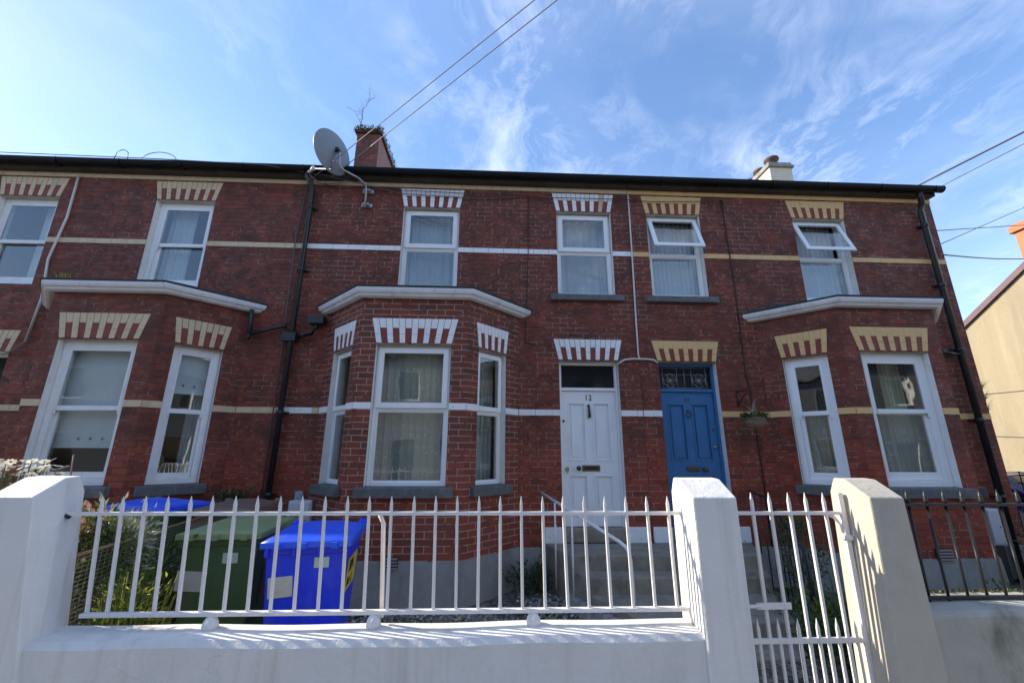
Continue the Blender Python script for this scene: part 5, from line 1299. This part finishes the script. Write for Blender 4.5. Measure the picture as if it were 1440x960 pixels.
w = bpy.data.worlds.new('World'); sc.world = w; w.use_nodes = True; nt = w.node_tree; nt.nodes.clear()
sky = nt.nodes.new('ShaderNodeTexSky'); sky.sky_type = 'NISHITA'; sky.sun_disc = False; sky.sun_elevation = R(EL); sky.sun_rotation = R(-(90 - AZ))
sky.air_density = 1.0; sky.dust_density = .12; sky.ozone_density = 2.2; sky.altitude = 50
tc = nt.nodes.new('ShaderNodeTexCoord'); sep = nt.nodes.new('ShaderNodeSeparateXYZ'); L(nt, tc.outputs['Generated'], sep.inputs[0])
zz = math2(nt, 'ADD', math2(nt, 'MAXIMUM', sep.outputs[2], .0), .12)
cx_ = nt.nodes.new('ShaderNodeCombineXYZ'); L(nt, math2(nt, 'DIVIDE', sep.outputs[0], zz), cx_.inputs[0]); L(nt, math2(nt, 'DIVIDE', sep.outputs[1], zz), cx_.inputs[1])
# high cirrus: long fibres combed by the wind, broken into patches
wn = nt.nodes.new('ShaderNodeTexNoise'); wn.inputs['Scale'].default_value = 1.5; wn.inputs['Detail'].default_value = 4; L(nt, cx_.outputs[0], wn.inputs['Vector'])
ws = nt.nodes.new('ShaderNodeVectorMath'); ws.operation = 'MULTIPLY_ADD'; L(nt, wn.outputs['Color'], ws.inputs[0]); ws.inputs[1].default_value = (.55, .55, 0); L(nt, cx_.outputs[0], ws.inputs[2])
mp = nt.nodes.new('ShaderNodeMapping'); mp.inputs['Rotation'].default_value = (0, 0, R(-8)); mp.inputs['Scale'].default_value = (1.5, .8, 1); mp.inputs['Location'].default_value = (3.2, 1.1, 0); L(nt, ws.outputs[0], mp.inputs[0])
fib = noise(nt, mp.outputs[0], 3.1, 12, .70, .25)
mp2 = nt.nodes.new('ShaderNodeMapping'); mp2.inputs['Location'].default_value = (5.4, 2.3, 0); L(nt, cx_.outputs[0], mp2.inputs[0])
pat = noise(nt, mp2.outputs[0], 1.5, 4, .55, .4)
side = ramp(nt, cx_.outputs[0], 0, 1); sx = nt.nodes.new('ShaderNodeSeparateXYZ'); L(nt, cx_.outputs[0], sx.inputs[0])
side = ramp(nt, sx.outputs[0], -.85, .15, .12, 1)
c = math2(nt, 'MULTIPLY', math2(nt, 'MULTIPLY', ramp(nt, fib, .46, .84), ramp(nt, pat, .38, .62)), side)
veil = math2(nt, 'MULTIPLY', ramp(nt, noise(nt, mp2.outputs[0], 1.1, 5, .6, .5), .40, .74, 0, .14), side)
c = math2(nt, 'ADD', c, veil)
gm = nt.nodes.new('ShaderNodeGamma'); gm.inputs[1].default_value = .84; L(nt, sky.outputs[0], gm.inputs[0])
hs = nt.nodes.new('ShaderNodeHueSaturation'); hs.inputs['Saturation'].default_value = 1.24; hs.inputs['Value'].default_value = 1.16; L(nt, gm.outputs[0], hs.inputs['Color'])
tint = mixrgb(nt, 1.0, hs.outputs[0], (1.18, .98, .98), 'MULTIPLY')
col = mixrgb(nt, c, tint, (4.2, 4.5, 5.2))
bg = nt.nodes.new('ShaderNodeBackground'); bg.inputs[1].default_value = .135; L(nt, col, bg.inputs[0])
wo = nt.nodes.new('ShaderNodeOutputWorld'); L(nt, bg.outputs[0], wo.inputs[0])

sc.view_settings.view_transform = 'Standard'; sc.view_settings.look = 'None'; sc.view_settings.exposure = 1.32; sc.view_settings.gamma = 1
sc.cycles.max_bounces = 8; sc.cycles.transparent_max_bounces = 16; sc.cycles.sample_clamp_indirect = 6; sc.cycles.caustics_reflective = False; sc.cycles.caustics_refractive = False
